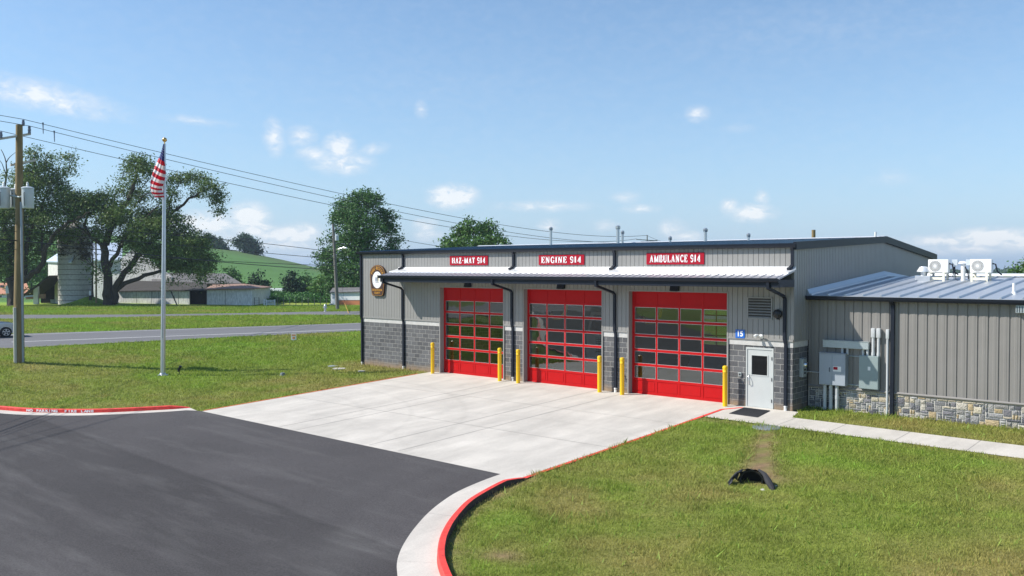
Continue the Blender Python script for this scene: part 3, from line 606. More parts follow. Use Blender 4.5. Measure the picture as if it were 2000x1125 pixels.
def np_mesh(name, v, f, m, colv=None, smooth=False, parent=None):
    me = bpy.data.meshes.new(name); n = len(v); k = f.shape[1]; me.vertices.add(n); me.vertices.foreach_set('co', np.ascontiguousarray(v, dtype=np.float32).ravel())
    me.loops.add(f.size); me.loops.foreach_set('vertex_index', np.ascontiguousarray(f, dtype=np.int32).ravel())
    me.polygons.add(len(f)); me.polygons.foreach_set('loop_start', np.arange(0, f.size, k, dtype=np.int32)); 
    if colv is not None:
        a = me.attributes.new('tint', 'FLOAT_COLOR', 'POINT'); a.data.foreach_set('color', np.concatenate([colv, np.ones((n, 1))], 1).astype(np.float32).ravel())
    me.materials.append(MATS[m]); me.update(calc_edges=True); me.validate()
    if smooth: me.polygons.foreach_set('use_smooth', [True] * len(me.polygons))
    o = bpy.data.objects.new(name, me); COL.objects.link(o); o.parent = parent; return o
make_ground()

# grass blades over the lawns: nobody could count them
def make_grass():
    rng = np.random.default_rng(3); K = 1550000
    D1, D2 = 12.5, 120.; D = D1 * (D2 / D1) ** rng.random(K); lat = (rng.random(K) * 2 - 1) * .92 * D
    x = CAM[0] + F0[0] * D + RT[0] * lat; y = CAM[1] + F0[1] * D + RT[1] * lat
    keep = ~(paved(x, y) | inpoly(x, y, [(a - (.1 if a < -10 else -.1), b - .03) if b <= 0 else (a, b) for a, b in BLD]) | inpoly(x, y, HW1) | inpoly(x, y, HW2)) & ((x < -18.35) | (x > -2.0))
    x, y, D = x[keep], y[keep], D[keep]
    c, b = lawn_tint(x, y); keep = rng.random(len(x)) > b * 1.15
    # soft ragged edge along kerb and walk
    x, y, D, c = x[keep], y[keep], D[keep], c[keep]; n = len(x)
    s = (D / 20.) ** .8; cl = fbm(x / .5, y / .5, 77, 3); h = (.026 + .055 * rng.random(n) * (.15 + 3.4 * cl ** 2)) * s * np.where(x < -18, .8, 1.0) ; h = np.minimum(h, .17)
    w = (.007 + .006 * rng.random(n)) * s ** 1.15
    weed = (rng.random(n) < .006) & (x > -3); h = np.where(weed, h * 1.9, h); w = np.where(weed, w * 2.2, w)
    a = rng.random(n) * 2 * np.pi; lean = (rng.random(n) * 1.1 + .15) * h; la = rng.random(n) * 2 * np.pi; z = G(x, y)
    v = np.empty((n, 3, 3)); dx, dy = np.cos(a) * w, np.sin(a) * w
    v[:, 0] = np.stack([x - dx, y - dy, z - .01], -1); v[:, 1] = np.stack([x + dx, y + dy, z - .01], -1); v[:, 2] = np.stack([x + np.cos(la) * lean, y + np.sin(la) * lean, z + h], -1)
    br = (.75 + .6 * rng.random(n))[:, None]; yel = (rng.random(n) ** 3)[:, None]
    cb = c * br * (1 - .35 * yel) + np.array([.20, .19, .07]) * .35 * yel
    cb = np.where(weed[:, None], cb * .6 + np.array([.10, .20, .03]), cb); cv = np.repeat(cb[:, None, :], 3, 1); cv[:, 2] *= 1.15
    f = np.arange(n * 3).reshape(n, 3)
    o = np_mesh('grass', v.reshape(-1, 3), f, 'blade_mat', cv.reshape(-1, 3)); tag(o, 'short patchy green and dry grass covering the lawns', 'grass', kind='stuff')
make_grass()
# ================================================================== lettering
# condensed serif capitals from strokes: (x0,y0,x1,y1,thick) lines and ('a',cx,cy,rx,ry,a0,a1,thick) arcs in a 0..w x 0..1 cell
TK, TN = .165, .085
def _g(w, lines, serifs=(), arcs=()): return (w, lines, serifs, arcs)
GL = {
 'A': _g(.62, [(.31, 1, .10, 0, TN), (.31, 1, .50, 0, TK), (.16, .3, .46, .3, TN)], [(.10, 0), (.50, 0)]),
 'B': _g(.56, [(.14, 0, .14, 1, TK), (.14, .965, .3, .965, TN), (.14, .52, .3, .52, TN), (.14, .035, .3, .035, TN)], [(.09, 0), (.09, 1)], [(.3, .745, .14, .22, -90, 90, TK * .8), (.3, .275, .17, .24, -90, 90, TK * .8)]),
 'C': _g(.54, [(.46, .68, .46, .96, TN), (.46, .04, .46, .30, TN)], (), [(.29, .5, .20, .45, 40, 320, TK * .85)]),
 'E': _g(.52, [(.14, 0, .14, 1, TK), (.14, .965, .46, .965, TN), (.14, .52, .36, .52, TN), (.14, .035, .46, .035, TN), (.45, .74, .45, 1, TN), (.45, 0, .45, .26, TN), (.36, .4, .36, .64, TN)], [(.09, 0), (.09, 1)]),
 'F': _g(.50, [(.14, 0, .14, 1, TK), (.14, .965, .45, .965, TN), (.14, .52, .36, .52, TN), (.44, .74, .44, 1, TN), (.36, .4, .36, .64, TN)], [(.14, 0), (.09, 1)]),
 'G': _g(.58, [(.46, .68, .46, .96, TN), (.46, 0, .46, .42, TK * .8), (.34, .42, .56, .42, TN)], (), [(.29, .5, .20, .45, 40, 320, TK * .85)]),
 'H': _g(.62, [(.13, 0, .13, 1, TK), (.49, 0, .49, 1, TK), (.13, .52, .49, .52, TN)], [(.13, 0), (.13, 1), (.49, 0), (.49, 1)]),
 'I': _g(.28, [(.14, 0, .14, 1, TK)], [(.14, 0), (.14, 1)]),
 'K': _g(.60, [(.13, 0, .13, 1, TK), (.16, .42, .47, 1, TN), (.25, .56, .49, 0, TK)], [(.13, 0), (.13, 1), (.49, 0), (.46, 1)]),
 'L': _g(.50, [(.14, 0, .14, 1, TK), (.14, .035, .46, .035, TN), (.45, 0, .45, .3, TN)], [(.14, 1), (.09, 0)]),
 'M': _g(.78, [(.12, 0, .12, 1, TN), (.65, 0, .65, 1, TK), (.15, 1, .37, .02, TK), (.62, 1, .40, .02, TN)], [(.12, 0), (.10, 1), (.65, 0), (.67, 1)]),
 'N': _g(.66, [(.13, 0, .13, 1, TN), (.53, 0, .53, 1, TN), (.15, 1, .51, 0, TK)], [(.13, 0), (.10, 1), (.53, 1)]),
 'O': _g(.56, [], (), [(.28, .5, .20, .45, 0, 360, TK * .85)]),
 'P': _g(.52, [(.14, 0, .14, 1, TK), (.14, .965, .3, .965, TN), (.14, .45, .3, .45, TN)], [(.14, 0), (.09, 1)], [(.3, .71, .14, .25, -90, 90, TK * .8)]),
 'R': _g(.58, [(.14, 0, .14, 1, TK), (.14, .965, .3, .965, TN), (.14, .5, .3, .5, TN), (.3, .5, .48, 0, TK)], [(.14, 0), (.09, 1), (.5, 0)], [(.3, .735, .14, .235, -90, 90, TK * .8)]),
 'S': _g(.50, [(.41, .72, .41, .96, TN), (.09, .04, .09, .28, TN)], (), [(.25, .735, .15, .225, 40, 270, TK * .75), (.25, .265, .16, .225, -140, 90, TK * .75)]),
 'T': _g(.54, [(.27, 0, .27, 1, TK), (.05, .965, .49, .965, TN), (.07, .72, .07, 1, TN), (.47, .72, .47, 1, TN)], [(.27, 0)]),
 'U': _g(.60, [(.13, .28, .13, 1, TK), (.48, .28, .48, 1, TN)], [(.13, 1), (.48, 1)], [(.305, .28, .175, .24, 180, 360, TK * .7)]),
 'Y': _g(.58, [(.29, 0, .29, .45, TK), (.11, 1, .29, .42, TK), (.48, 1, .29, .42, TN)], [(.29, 0), (.11, 1), (.48, 1)]),
 'Z': _g(.52, [(.08, .965, .44, .965, TN), (.08, .035, .44, .035, TN), (.41, .98, .11, .02, TK), (.09, .7, .09, 1, TN), (.44, 0, .44, .3, TN)]),
 '-': _g(.34, [(.07, .5, .27, .5, .11)]),
 '1': _g(.36, [(.18, 0, .18, 1, TK * 1.05), (.08, .86, .18, .97, TN)], [(.18, 0)]),
 '4': _g(.52, [(.36, 0, .36, 1, TK), (.05, .27, .49, .27, TN), (.36, 1, .07, .27, TN)], [(.36, 0)]),
 '9': _g(.50, [(.405, .35, .405, .7, TK * .85), (.1, .06, .1, .2, TN)], (), [(.25, .7, .155, .255, 0, 360, TK * .8), (.25, .3, .16, .255, -150, 5, TK * .7)]),
 ' ': _g(.26, []), }
GAP = .085; SF = .105
def text_mb(mb, txt, x0, z0, width, height, fn, depth=.01, bend=None):
    """fn(u, v, k): u along, v up"""
    tot = sum(GL[c][0] + GAP for c in txt) - GAP; sx = width / tot; x = 0
    def q(pts):
        n = len(pts); mb.add([fn(*P, 0) for P in pts] + [fn(*P, 1) for P in pts], [tuple(range(n)), tuple(range(n, 2 * n))[::-1]] + [(i, (i + 1) % n, n + (i + 1) % n, n + i) for i in range(n)])
    for c in txt:
        w, ln, sf, ar = GL[c]
        def M(u, v): return (x0 + (x + u) * sx, z0 + v * height)
        for (a, b, c2, d, t) in ln:
            if abs(b - d) < 1e-6: q([M(a, b - t / 2), M(c2, b - t / 2), M(c2, b + t / 2), M(a, b + t / 2)])
            else: q([M(a - t / 2, b), M(c2 - t / 2, d), M(c2 + t / 2, d), M(a + t / 2, b)])
        for (a, b) in sf:
            h = .07; b0, b1 = (0, h) if b < .5 else (1 - h, 1); q([M(a - SF, b0), M(a + SF, b0), M(a + SF, b1), M(a - SF, b1)])
        for (cx, cy, rx, ry, a0, a1, t) in ar:
            n = 12
            for k in range(n):
                t0 = rad(a0 + (a1 - a0) * k / n); t1 = rad(a0 + (a1 - a0) * (k + 1) / n); P = []
                for (tt, sg) in ((t0, -1), (t1, -1), (t1, 1), (t0, 1)):
                    wx = t / 2; wy = TN * .7
                    P.append(M(cx + (rx + sg * wx) * math.cos(tt), cy + (ry + sg * wy) * math.sin(tt)))
                q(P)
        x += w + GAP
    return mb

# ================================================================== fire station
FS = wthing('fire_station', (0, 0, 0), 'long grey metal fire station with three red bay doors, dark canopy and low side wing', 'building')
BAYS = [(-17.62, -13.55), (-12.33, -8.12), (-6.79, -2.47)]
BACKB = [(-13.6, -9.6)]
DH = 4.12; EAVE = 5.86; RY, RZ = 9.24, 6.27; BY, BZ = 16.43, 5.62; XL = -23.6; XR = .05
def roofz(y): return EAVE + (RZ - EAVE) * y / RY if y < RY else RZ + (BZ - RZ) * (y - RY) / (BY - RY)
# masonry base: 0.2 m thick walls, openings left free
w = MB(); BT = 2.44 - .2
segs = [(XL, BAYS[0][0] - .03), (BAYS[0][1] + .04, BAYS[1][0] - .03), (BAYS[1][1] + .04, BAYS[2][0] - .03)]
def part(nm, m_, *boxes):
    w = MB()
    for q in boxes: w.box(*q)
    return w.build(nm, m_, FS)
part('block_wall', 'block', (segs[0][0], segs[0][1], 0, .25, -.9, BT)); part('block_pier', 'block', (*segs[1], 0, .25, -.9, BT)); part('block_pier', 'block', (*segs[2], 0, .25, -.9, BT))
part('block_wall', 'block', (BAYS[2][1] + .04, -1.74, 0, .25, -.9, BT), (-.64, XR, 0, .25, -.9, BT), (-1.74, -.64, .02, .25, 2.17, BT), (XR - .2, XR, .25, 1.28, -.9, BT))
part('end_wall', 'block', (XL, XL + .2, .25, BY, -.9, BT)); part('rear_wall', 'block', (XL + .2, -13.6, BY - .2, BY, -.9, BT)); part('rear_wall', 'block', (-9.6, XR, BY - .2, BY, -.9, BT))
for a, b in segs: part('sill_course', 'precast', (a, b, -.012, .25, BT + .001, 2.44))
part('sill_course', 'precast', (BAYS[2][1] + .04, XR + .012, -.012, .25, BT + .001, 2.44), (XR - .2, XR + .012, .251, 1.28, BT + .001, 2.44)); part('sill_course', 'precast', (XL - .012, XL + .2, .251, BY, BT + .001, 2.44))
# ribbed metal siding
def ribbed_x(mb, x0, x1, z0, z1, y=-.035, pitch=.2032, groove=.018, dep=.022, ztop=None):
    """front-facing siding along x"""
    P = [(x0, y)]; k = math.ceil((x0 - XL) / pitch); x = XL + k * pitch
    while x < x1 - groove:
        if x > x0 + .001: P += [(x, y), (x + groove * .3, y + dep), (x + groove * .7, y + dep), (x + groove, y)]
        x += pitch
    P.append((x1, y)); n = len(P)
    mb.add([(a, b, z0) for a, b in P] + [(a, b, z1) for a, b in P], [(i, i + 1, n + i + 1, n + i) for i in range(n - 1)])
sd = MB(); ZS = 2.445
ribbed_x(sd, XL, BAYS[0][0] - .05, ZS, EAVE); ribbed_x(sd, BAYS[0][1] + .05, BAYS[1][0] - .05, ZS, EAVE); ribbed_x(sd, BAYS[1][1] + .05, BAYS[2][0] - .05, ZS, EAVE)
ribbed_x(sd, BAYS[2][1] + .05, XR + .03, ZS, EAVE)
for a, b in BAYS: ribbed_x(sd, a - .05, b + .05, DH + .06, EAVE)
# backing walls (give the siding its thickness)
for a, b in ((XL + .01, BAYS[0][0] - .03), (BAYS[0][1] + .03, BAYS[1][0] - .03), (BAYS[1][1] + .03, BAYS[2][0] - .03), (BAYS[2][1] + .03, XR)): sd.box(a, b, .0, .25, ZS, DH)
sd.box(XL + .01, XR, .0, .25, DH + .03, EAVE - .05)
# gable end facing the wing, and the far one
P = [(XR + .035, -.035)]; y = .1
while y < BY - .05:
    P += [(XR + .035, y), (XR + .012, y + .012), (XR + .012, y + .03), (XR + .035, y + .042)]; y += .1524
P.append((XR + .035, BY)); n = len(P)
Pz = [(a, b) for a, b in P]
sd.add([(a, b, ZS if b < 1.3 else ZS) for a, b in Pz] + [(a, b, roofz(max(b, 0))) for a, b in Pz], [(i, i + 1, n + i + 1, n + i) for i in range(n - 1)])
for xa, xb in ((XR - .15, XR), (XL, XL + .15)):
    sd.prism([(.25, ZS), (BY - .2, ZS), (BY - .2, roofz(BY) - .05), (RY, RZ - .05), (.25, roofz(.25) - .05)], lambda u, v, k, xa=xa, xb=xb: (xa if k == 0 else xb, u, v))
sd.box(XL, BACKB[0][0], BY - .2, BY, ZS, BZ - .02); sd.box(BACKB[0][1], XR, BY - .2, BY, ZS, BZ - .02); sd.box(BACKB[0][0], BACKB[0][1], BY - .2, BY, 4.1, BZ - .02)
sd.build('metal_siding', 'siding', FS)
for a, b in ((XL - .02, BAYS[0][0] - .05), (BAYS[0][1] + .05, BAYS[1][0] - .05), (BAYS[1][1] + .05, BAYS[2][0] - .05), (BAYS[2][1] + .05, XR + .06)): part('base_trim', 'trim_gray', (a, b, -.05, -.001, 2.448, 2.52))
for a, b in BAYS:
    part('jamb_trim', 'trim_gray', (a - .06, a + .0, -.05, .26, -.02, DH + .06), (b, b + .06, -.05, .26, -.02, DH + .06), (a + .0, b - .0, -.048, .26, DH, DH + .059))
part('corner_trim', 'trim_gray', (XR + .03, XR + .055, -.05, .10, ZS, EAVE), (XR - .06, XR + .03, -.055, -.036, ZS + .08, EAVE)); part('corner_trim', 'trim_gray', (XL - .03, XL + .05, -.055, -.036, ZS + .08, EAVE))
# roof: two slopes of standing seam
def slope_roof(mb, x0, x1, ya, za, yb, zb, th=.06, seam=.6096, sh=.06, sw=.05):
    mb.add([(x0, ya, za), (x1, ya, za), (x1, yb, zb), (x0, yb, zb), (x0, ya, za - th), (x1, ya, za - th), (x1, yb, zb - th), (x0, yb, zb - th)],
           [(0, 1, 2, 3), (7, 6, 5, 4), (0, 4, 5, 1), (1, 5, 6, 2), (2, 6, 7, 3), (3, 7, 4, 0)])
    x = x0 + .12
    while x < x1 - .1:
        mb.hexa([(x, ya, za - .005), (x + sw, ya, za - .005), (x + sw, yb, zb - .005), (x, yb, zb - .005)], [(x + sw * .25, ya, za + sh), (x + sw * .75, ya, za + sh), (x + sw * .75, yb, zb + sh), (x + sw * .25, yb, zb + sh)]); x += seam
r = MB(); slope_roof(r, XL - .12, XR + .12, -.10, EAVE + .03, RY, RZ + .06); slope_roof(r, XL - .12, XR + .12, BY + .15, BZ + .02, RY + .001, RZ + .06); r.build('roof', 'dark_roof', FS)
r = MB(); r.hexa([(XL - .1, RY - .25, RZ + .115), (XR + .1, RY - .25, RZ + .115), (XR + .1, RY + .25, RZ + .10), (XL - .1, RY + .25, RZ + .10)], [(XL - .1, RY - .1, RZ + .16), (XR + .1, RY - .1, RZ + .16), (XR + .1, RY + .1, RZ + .155), (XL - .1, RY + .1, RZ + .155)]); r.build('ridge_cap', 'white_roof', FS)
rk = MB()  # rake trim on the gable
for (ya, za, yb, zb) in ((-.12, EAVE + .03, RY, RZ + .07), (RY, RZ + .07, BY + .15, BZ + .03)):
    rk.hexa([(XR + .04, ya, za - .2), (XR + .16, ya, za - .2), (XR + .16, yb, zb - .2), (XR + .04, yb, zb - .2)], [(XR + .04, ya, za + .075), (XR + .16, ya, za + .075), (XR + .16, yb, zb + .075), (XR + .04, yb, zb + .075)])
rk.build('rake_trim', 'dark_metal', FS)
def gutter(mb, x0, x1, y, z, d=.13, h=.14):
    prof = [(y, z), (y + .02, z), (y + .02, z - .012), (y + .035, z - h + .02), (y + .05, z - h), (y + d, z - h), (y + d, z - .03), (y + d - .01, z - .03), (y + d - .01, z - h + .012), (y + .055, z - h + .012), (y + .02, z - .02), (y, z - .02)]
    prof = [(y - .0, z), (y + .015, z - h * .55), (y + .05, z - h), (y + d, z - h), (y + d, z - .02), (y + d * .5, z - .035)]
    mb.prism(prof, lambda u, v, k: (x0 if k == 0 else x1, u, v))
g = MB(); gutter(g, XL - .14, XR + .14, -.24, EAVE + .055, .14, .15); g.build('gutter', 'dark_metal', FS)
# canopy over the bays
CX0, CX1, CD = -20.55, .13, 1.32
c = MB(); slope_roof(c, CX0 - .02, CX1 + .0, -CD, 4.70, -.036, 4.98, .05, .3048, .016, .05); cn = c.build('canopy', 'canopy_roof', FS)
c = MB(); c.prism([(-.037, 4.99), (-.66, 4.868), (-.68, 4.845), (-.67, 4.893), (-.15, 5.005), (-.05, 5.10), (-.037, 5.10)][::1], lambda u, v, k: (CX0 - .05 if k == 0 else CX1 + .03, u, v))
c.build('flashing', 'white_roof', cn)
c = MB(); gutter(c, CX0 - .06, CX1 - .02, -CD - .12, 4.70, .13, .14)
c.box(CX0, CX1 - .02, -CD + .015, -CD + .06, 4.38, 4.63); c.box(CX0, CX0 + .04, -CD + .062, -.04, 4.38, 4.64); c.box(CX1 - .06, CX1 - .021, -CD + .062, -.04, 4.38, 4.64); c.build('fascia', 'dark_metal', cn)
c = MB(); c.box(CX0 + .042, CX1 - .062, -CD + .061, -.04, 4.385, 4.41)
c.build('soffit', 'trim_gray', cn)
# downspouts: rectangular pipe with elbows and a white boot
def downspout(x, top, zjog, zend, yw=-.035, yb=0.0, start=None, boot=True, name='downspout', w_=.105):
    m_ = MB(); y1 = yw - .05; y2 = yb - .05
    pts = []
    if start: pts += start
    pts += [(x, y1, top)]
    if zjog: pts += [(x, y1, zjog + .09), (x + .035, y2 + .0, zjog - .09)]
    xx = x + (.035 if zjog else 0); pts += [(xx, y2 if zjog else y1, zend)]
    m_.rect_tube(pts, w_, .085); o = m_.build(name, 'dark_metal', FS)
    if boot:
        b = MB(); b.lathe([(.055, -.12), (.055, .02), (.065, .02), (.065, .07), (.05, .075)], (xx, (y2 if zjog else y1), zend), 12); b.build('pipe_boot', 'white', o, smooth=True)
    return o
downspout(-23.52, EAVE - .02, 2.44, .05); 
cy = -CD - .05
def under(x): return [(x - .05, cy + .03, 4.60), (x - .05, cy + .03, 4.36), (x, -.20, 4.06)]
for x, tops in ((-20.28, -20.28), (-13.0, -13.0), (-7.45, -7.45), (-.22, -.22)):
    downspout(x, 3.96, 2.44, .10 if x > -20 else .06, start=under(x))
for px, px0 in ((787, 0), (1003, 0), (1200, 0), (1548, 0)):
    x = float(YP(px, 500, -.08)[0]); m_ = MB(); m_.rect_tube([(x, -.17, EAVE - .04), (x, -.12, EAVE - .14), (x, -.085, EAVE - .22), (x, -.085, 5.16), (x - .03, -.20, 5.05), (x - .05, -.34, 5.01)], .105, .085); m_.build('downspout', 'dark_metal', FS)
# overhead doors
def overhead_door(a, b, y, facing=-1, h=DH):
    """sectional door: seven rows, four columns, five rows glazed"""
    y0 = y; rows = 7; rh = h / rows; st = .12
    f = MB(); cw = (b - a - 2 * st) / 4
    f.box(a, a + st, y0, y0 + .05, 0, h); f.box(b - st, b, y0, y0 + .05, 0, h)
    for r_ in range(rows + 1):
        z = r_ * rh; hw = .048
        z0, z1 = (0, .09) if r_ == 0 else ((h - .05, h) if r_ == rows else (z - hw, z + hw))
        f.box(a + st, b - st, y0, y0 + .05, z0, z1)
    for c_ in range(1, 4):
        x = a + st + c_ * cw; 
        for r_ in range(rows): f.box(x - .036, x + .036, y0 + .004, y0 + .046, r_ * rh + (.09 if r_ == 0 else .048), (r_ + 1) * rh - (.05 if r_ == rows - 1 else .048))
    d = f.build('overhead_door', 'red_door', FS)
    for c_ in range(4):
        x0 = a + st + c_ * cw + (.036 if c_ else 0); x1 = a + st + (c_ + 1) * cw - (.036 if c_ < 3 else 0)
        p = MB(); p.box(x0, x1, y0 + .018, y0 + .036, .09, rh - .048); p.box(x0 + .05, x1 - .05, y0 + .006, y0 + .018, .14, rh - .10); p.build('panel', 'red_door', d)
        p = MB(); p.box(x0, x1, y0 + .018, y0 + .036, (rows - 1) * rh + .048, h - .05); p.build('panel', 'red_door', d)
    for r_ in range(1, 6):
        for c_ in range(4):
            x0 = a + st + c_ * cw + (.036 if c_ else 0); x1 = a + st + (c_ + 1) * cw - (.036 if c_ < 3 else 0); z0 = r_ * rh + .048; z1 = (r_ + 1) * rh - .048
            g_ = MB(); g_.add([(x0 + .012, y0 + .028, z0 + .012), (x1 - .012, y0 + .028, z0 + .012), (x1 - .012, y0 + .028, z1 - .012), (x0 + .012, y0 + .028, z1 - .012)], [(0, 1, 2, 3)]); pn = g_.build('window_pane', 'door_glass', d)
            if facing < 0:
                q = MB(); e = .014
                q.box(x0, x1, y0 + .012, y0 + .03, z0, z0 + e); q.box(x0, x1, y0 + .012, y0 + .03, z1 - e, z1); q.box(x0, x0 + e, y0 + .012, y0 + .03, z0 + e, z1 - e); q.box(x1 - e, x1, y0 + .012, y0 + .03, z0 + e, z1 - e); q.build('gasket', 'silver', pn)
    return d
for a, b in BAYS: overhead_door(a, b, .21)
for a, b in BACKB: overhead_door(a, b, BY - .15, 1, 4.08)
# interior shell
i_ = MB(); i_.box(XL + .2, XR - .2, .255, BY - .2, -.12, -.004); i_.build('bay_floor', 'floor_int', FS)
i_ = MB(); i_.box(XL + .2, XR - .2, .26, BY - .21, 5.2, 5.25); i_.build('ceiling', 'interior', FS)
# personnel door
d = MB(); x0, x1 = -1.72, -.66
d.box(x0, x0 + .05, -.012, .12, 0, 2.17); d.box(x1 - .05, x1, -.012, .12, 0, 2.17); d.box(x0 + .05, x1 - .05, -.012, .12, 2.10, 2.17); d.box(x0, x1, -.03, .02, -.02, .02)
fr = d.build('door_frame', 'gray_door', FS)
d = MB(); a, b = x0 + .055, x1 - .055; wa, wb, za, zb = -1.50, -.90, 1.18, 1.88
d.box(a, wa, .01, .055, .025, 2.095); d.box(wb, b, .01, .055, .025, 2.095); d.box(wa, wb, .01, .055, .025, za); d.box(wa, wb, .01, .055, zb, 2.095)
dr = d.build('entry_door', 'gray_door', FS)
d = MB(); e = .035
d.box(wa - e, wb + e, -.003, .012, za - e, za); d.box(wa - e, wb + e, -.003, .012, zb, zb + e); d.box(wa - e, wa, -.003, .012, za, zb); d.box(wb, wb + e, -.003, .012, za, zb); vf = d.build('vision_frame', 'gray_door', dr)
d = MB(); d.box(wa, wb, .03, .036, za, zb); d.build('window_pane', 'window_glass', dr)
d = MB(); d.tube([(-1.60, .01, 1.12), (-1.60, -.06, 1.12), (-1.585, -.09, 1.08), (-1.56, -.09, .98), (-1.56, -.09, .90), (-1.585, -.06, .84), (-1.60, .01, .84)], .012, 8); d.box(-1.625, -1.575, -.002, .012, .80, 1.18); d.build('door_handle', 'silver', dr, smooth=True)
for z in (.28, 1.05, 1.80): d = MB(); d.box(x1 - .07, x1 - .045, -.028, -.006, z - .06, z + .06); d.build('hinge', 'dark_metal', dr)
# louvre
d = MB(); a, b, z0, z1 = -1.66, -.69, 3.20, 4.0; e = .045
d.box(a, b, -.075, -.036, z0, z0 + e); d.box(a, b, -.075, -.036, z1 - e, z1); d.box(a, a + e, -.075, -.036, z0 + e, z1 - e); d.box(b - e, b, -.075, -.036, z0 + e, z1 - e)
lv = d.build('louver', 'siding', FS)
d = MB(); k = 7
for i in range(k):
    z = z0 + e + (z1 - z0 - 2 * e) * (i + .0) / k; h = (z1 - z0 - 2 * e) / k
    d.hexa([(a + e, -.085, z + .01), (b - e, -.085, z + .01), (b - e, -.047, z + h * .42), (a + e, -.047, z + h * .42)], [(a + e, -.083, z + .025), (b - e, -.083, z + .025), (b - e, -.047, z + h * .55), (a + e, -.047, z + h * .55)])
d.build('slats', 'siding', lv); d = MB(); d.box(a + e, b - e, -.046, -.037, z0 + e, z1 - e); d.build('slat_gap_shade', 'barn_dark', lv)  # dark panel behind the slats paints the shade in their gaps

# ---------------- low wing to the right
WY = 1.28; WX1 = 18.0; WE = 3.98; WR = 4.70
st = MB(); st.box(XR + .04, WX1, WY + .02, WY + .3, -.8, .74); st.box(WX1 - .3, WX1, WY + .3, BY, -.8, .74); ww = st.build('wing_base_wall', 'mortar', FS)
# irregular ashlar: every stone modelled, coloured one by one
def stones():
    rng = random.Random(11); b = MB(); cols = []
    pal = [(.17, .17, .18), (.23, .23, .235), (.12, .12, .135), (.32, .31, .295), (.44, .41, .35), (.42, .33, .20), (.28, .275, .275), (.19, .185, .20), (.48, .43, .33), (.36, .355, .34), (.38, .33, .25)]
    W_, H_ = .085, .075; x0, z0 = XR + .06, -.32; nx = int((9.5 - x0) / W_); nz = int((.735 - z0) / H_)
    occ = [[0] * nx for _ in range(nz)]
    for j in range(nz):
        for i in range(nx):
            if occ[j][i]: continue
            wmax = 0
            while i + wmax < nx and not occ[j][i + wmax] and wmax < 5: wmax += 1
            w_ = min(wmax, rng.choice([1, 2, 2, 3, 3, 4, 5])); h_ = min(nz - j, rng.choice([1, 1, 2, 2, 3]) if w_ > 1 else rng.choice([1, 2, 2]))
            if any(occ[j + q][i + p] for q in range(h_) for p in range(w_)): h_ = 1
            for q in range(h_):
                for p in range(w_): occ[j + q][i + p] = 1
            a, c = x0 + i * W_ + .009, x0 + (i + w_) * W_ - .009; e, f = z0 + j * H_ + .008, z0 + (j + h_) * H_ - .008
            jt = lambda: rng.uniform(-.006, .006); pr_ = rng.uniform(.004, .03); k = .012
            o = [(a + jt(), e + jt()), (c + jt(), e + jt()), (c + jt(), f + jt()), (a + jt(), f + jt())]; n0 = len(b.v)
            cx_, cz_ = (a + c) / 2, (e + f) / 2
            inn = [(u + (k if u < cx_ else -k), v + (k if v < cz_ else -k)) for u, v in o]
            b.add([(u, WY + .022, v) for u, v in o] + [(u, WY + .005 - pr_ * .5, v) for u, v in inn] + [(cx_ + jt() * 3, WY - pr_, cz_ + jt() * 3)], [(0, 1, 5, 4), (1, 2, 6, 5), (2, 3, 7, 6), (3, 0, 4, 7), (4, 5, 8), (5, 6, 8), (6, 7, 8), (7, 4, 8)])
            col = rng.choice(pal); s_ = rng.uniform(.8, 1.2); cols += [(col[0] * s_, col[1] * s_, col[2] * s_, 1)] * 9
    o = b.build('stone_facing', 'stone_mat', ww); at = o.data.attributes.new('tint', 'FLOAT_COLOR', 'POINT'); at.data.foreach_set('color', np.array(cols, np.float32).ravel())
stones()
def wing_siding():
    b = MB(); p = .3048; P = []; x = XR + .06 + .04
    P.append((XR + .04, WY))
    while x < WX1:
        P += [(x, WY), (x + .012, WY + .028), (x + .045, WY + .028), (x + .057, WY), (x + .15, WY), (x + .165, WY - .006), (x + .235, WY - .006), (x + .25, WY)]; x += p
    P.append((WX1, WY)); n = len(P)
    b.add([(a, c, .80) for a, c in P] + [(a, c, WE) for a, c in P], [(i, i + 1, n + i + 1, n + i) for i in range(n - 1)])
    b.box(XR + .05, WX1, WY + .04, WY + .25, .76, WE - .02); b.box(WX1 - .2, WX1, WY + .25, BY, .76, WE - .02); b.box(XR + .04, WX1 - .2, BY - .2, BY, -.5, WE - .02)
    b.build('wing_siding', 'siding_dark', FS)
wing_siding()
b = MB(); b.prism([(WY - .045, .80), (WY - .045, .775), (WY - .02, .745), (WY + .04, .745), (WY + .04, .80), (WY - .0, .835), (WY - .012, .835)], lambda u, v, k: (XR + .045 if k == 0 else WX1, u, v)); b.build('base_trim', 'siding_dark', FS)
b = MB(); slope_roof(b, XR + .045, WX1 + .1, 1.06, WE + .09, RY, WR, .06, .6096, .06, .065); slope_roof(b, XR + .045, WX1 + .1, BY, WE + .2, RY + .001, WR, .06); b.build('wing_roof', 'galvalume', FS)
b = MB(); b.hexa([(1.9, RY - .2, WR + .03), (WX1, RY - .2, WR + .03), (WX1, RY + .2, WR + .03), (1.9, RY + .2, WR + .03)], [(1.9, RY - .16, WR + .13), (WX1, RY - .16, WR + .13), (WX1, RY + .16, WR + .13), (1.9, RY + .16, WR + .13)])
b.hexa([(XR + .042, 1.1, WE + .1), (XR + .16, 1.1, WE + .1), (XR + .16, RY, WR + .01), (XR + .042, RY, WR + .01)], [(XR + .042, 1.1, WE + .30), (XR + .055, 1.1, WE + .30), (XR + .055, RY, WR + .22), (XR + .042, RY, WR + .22)])
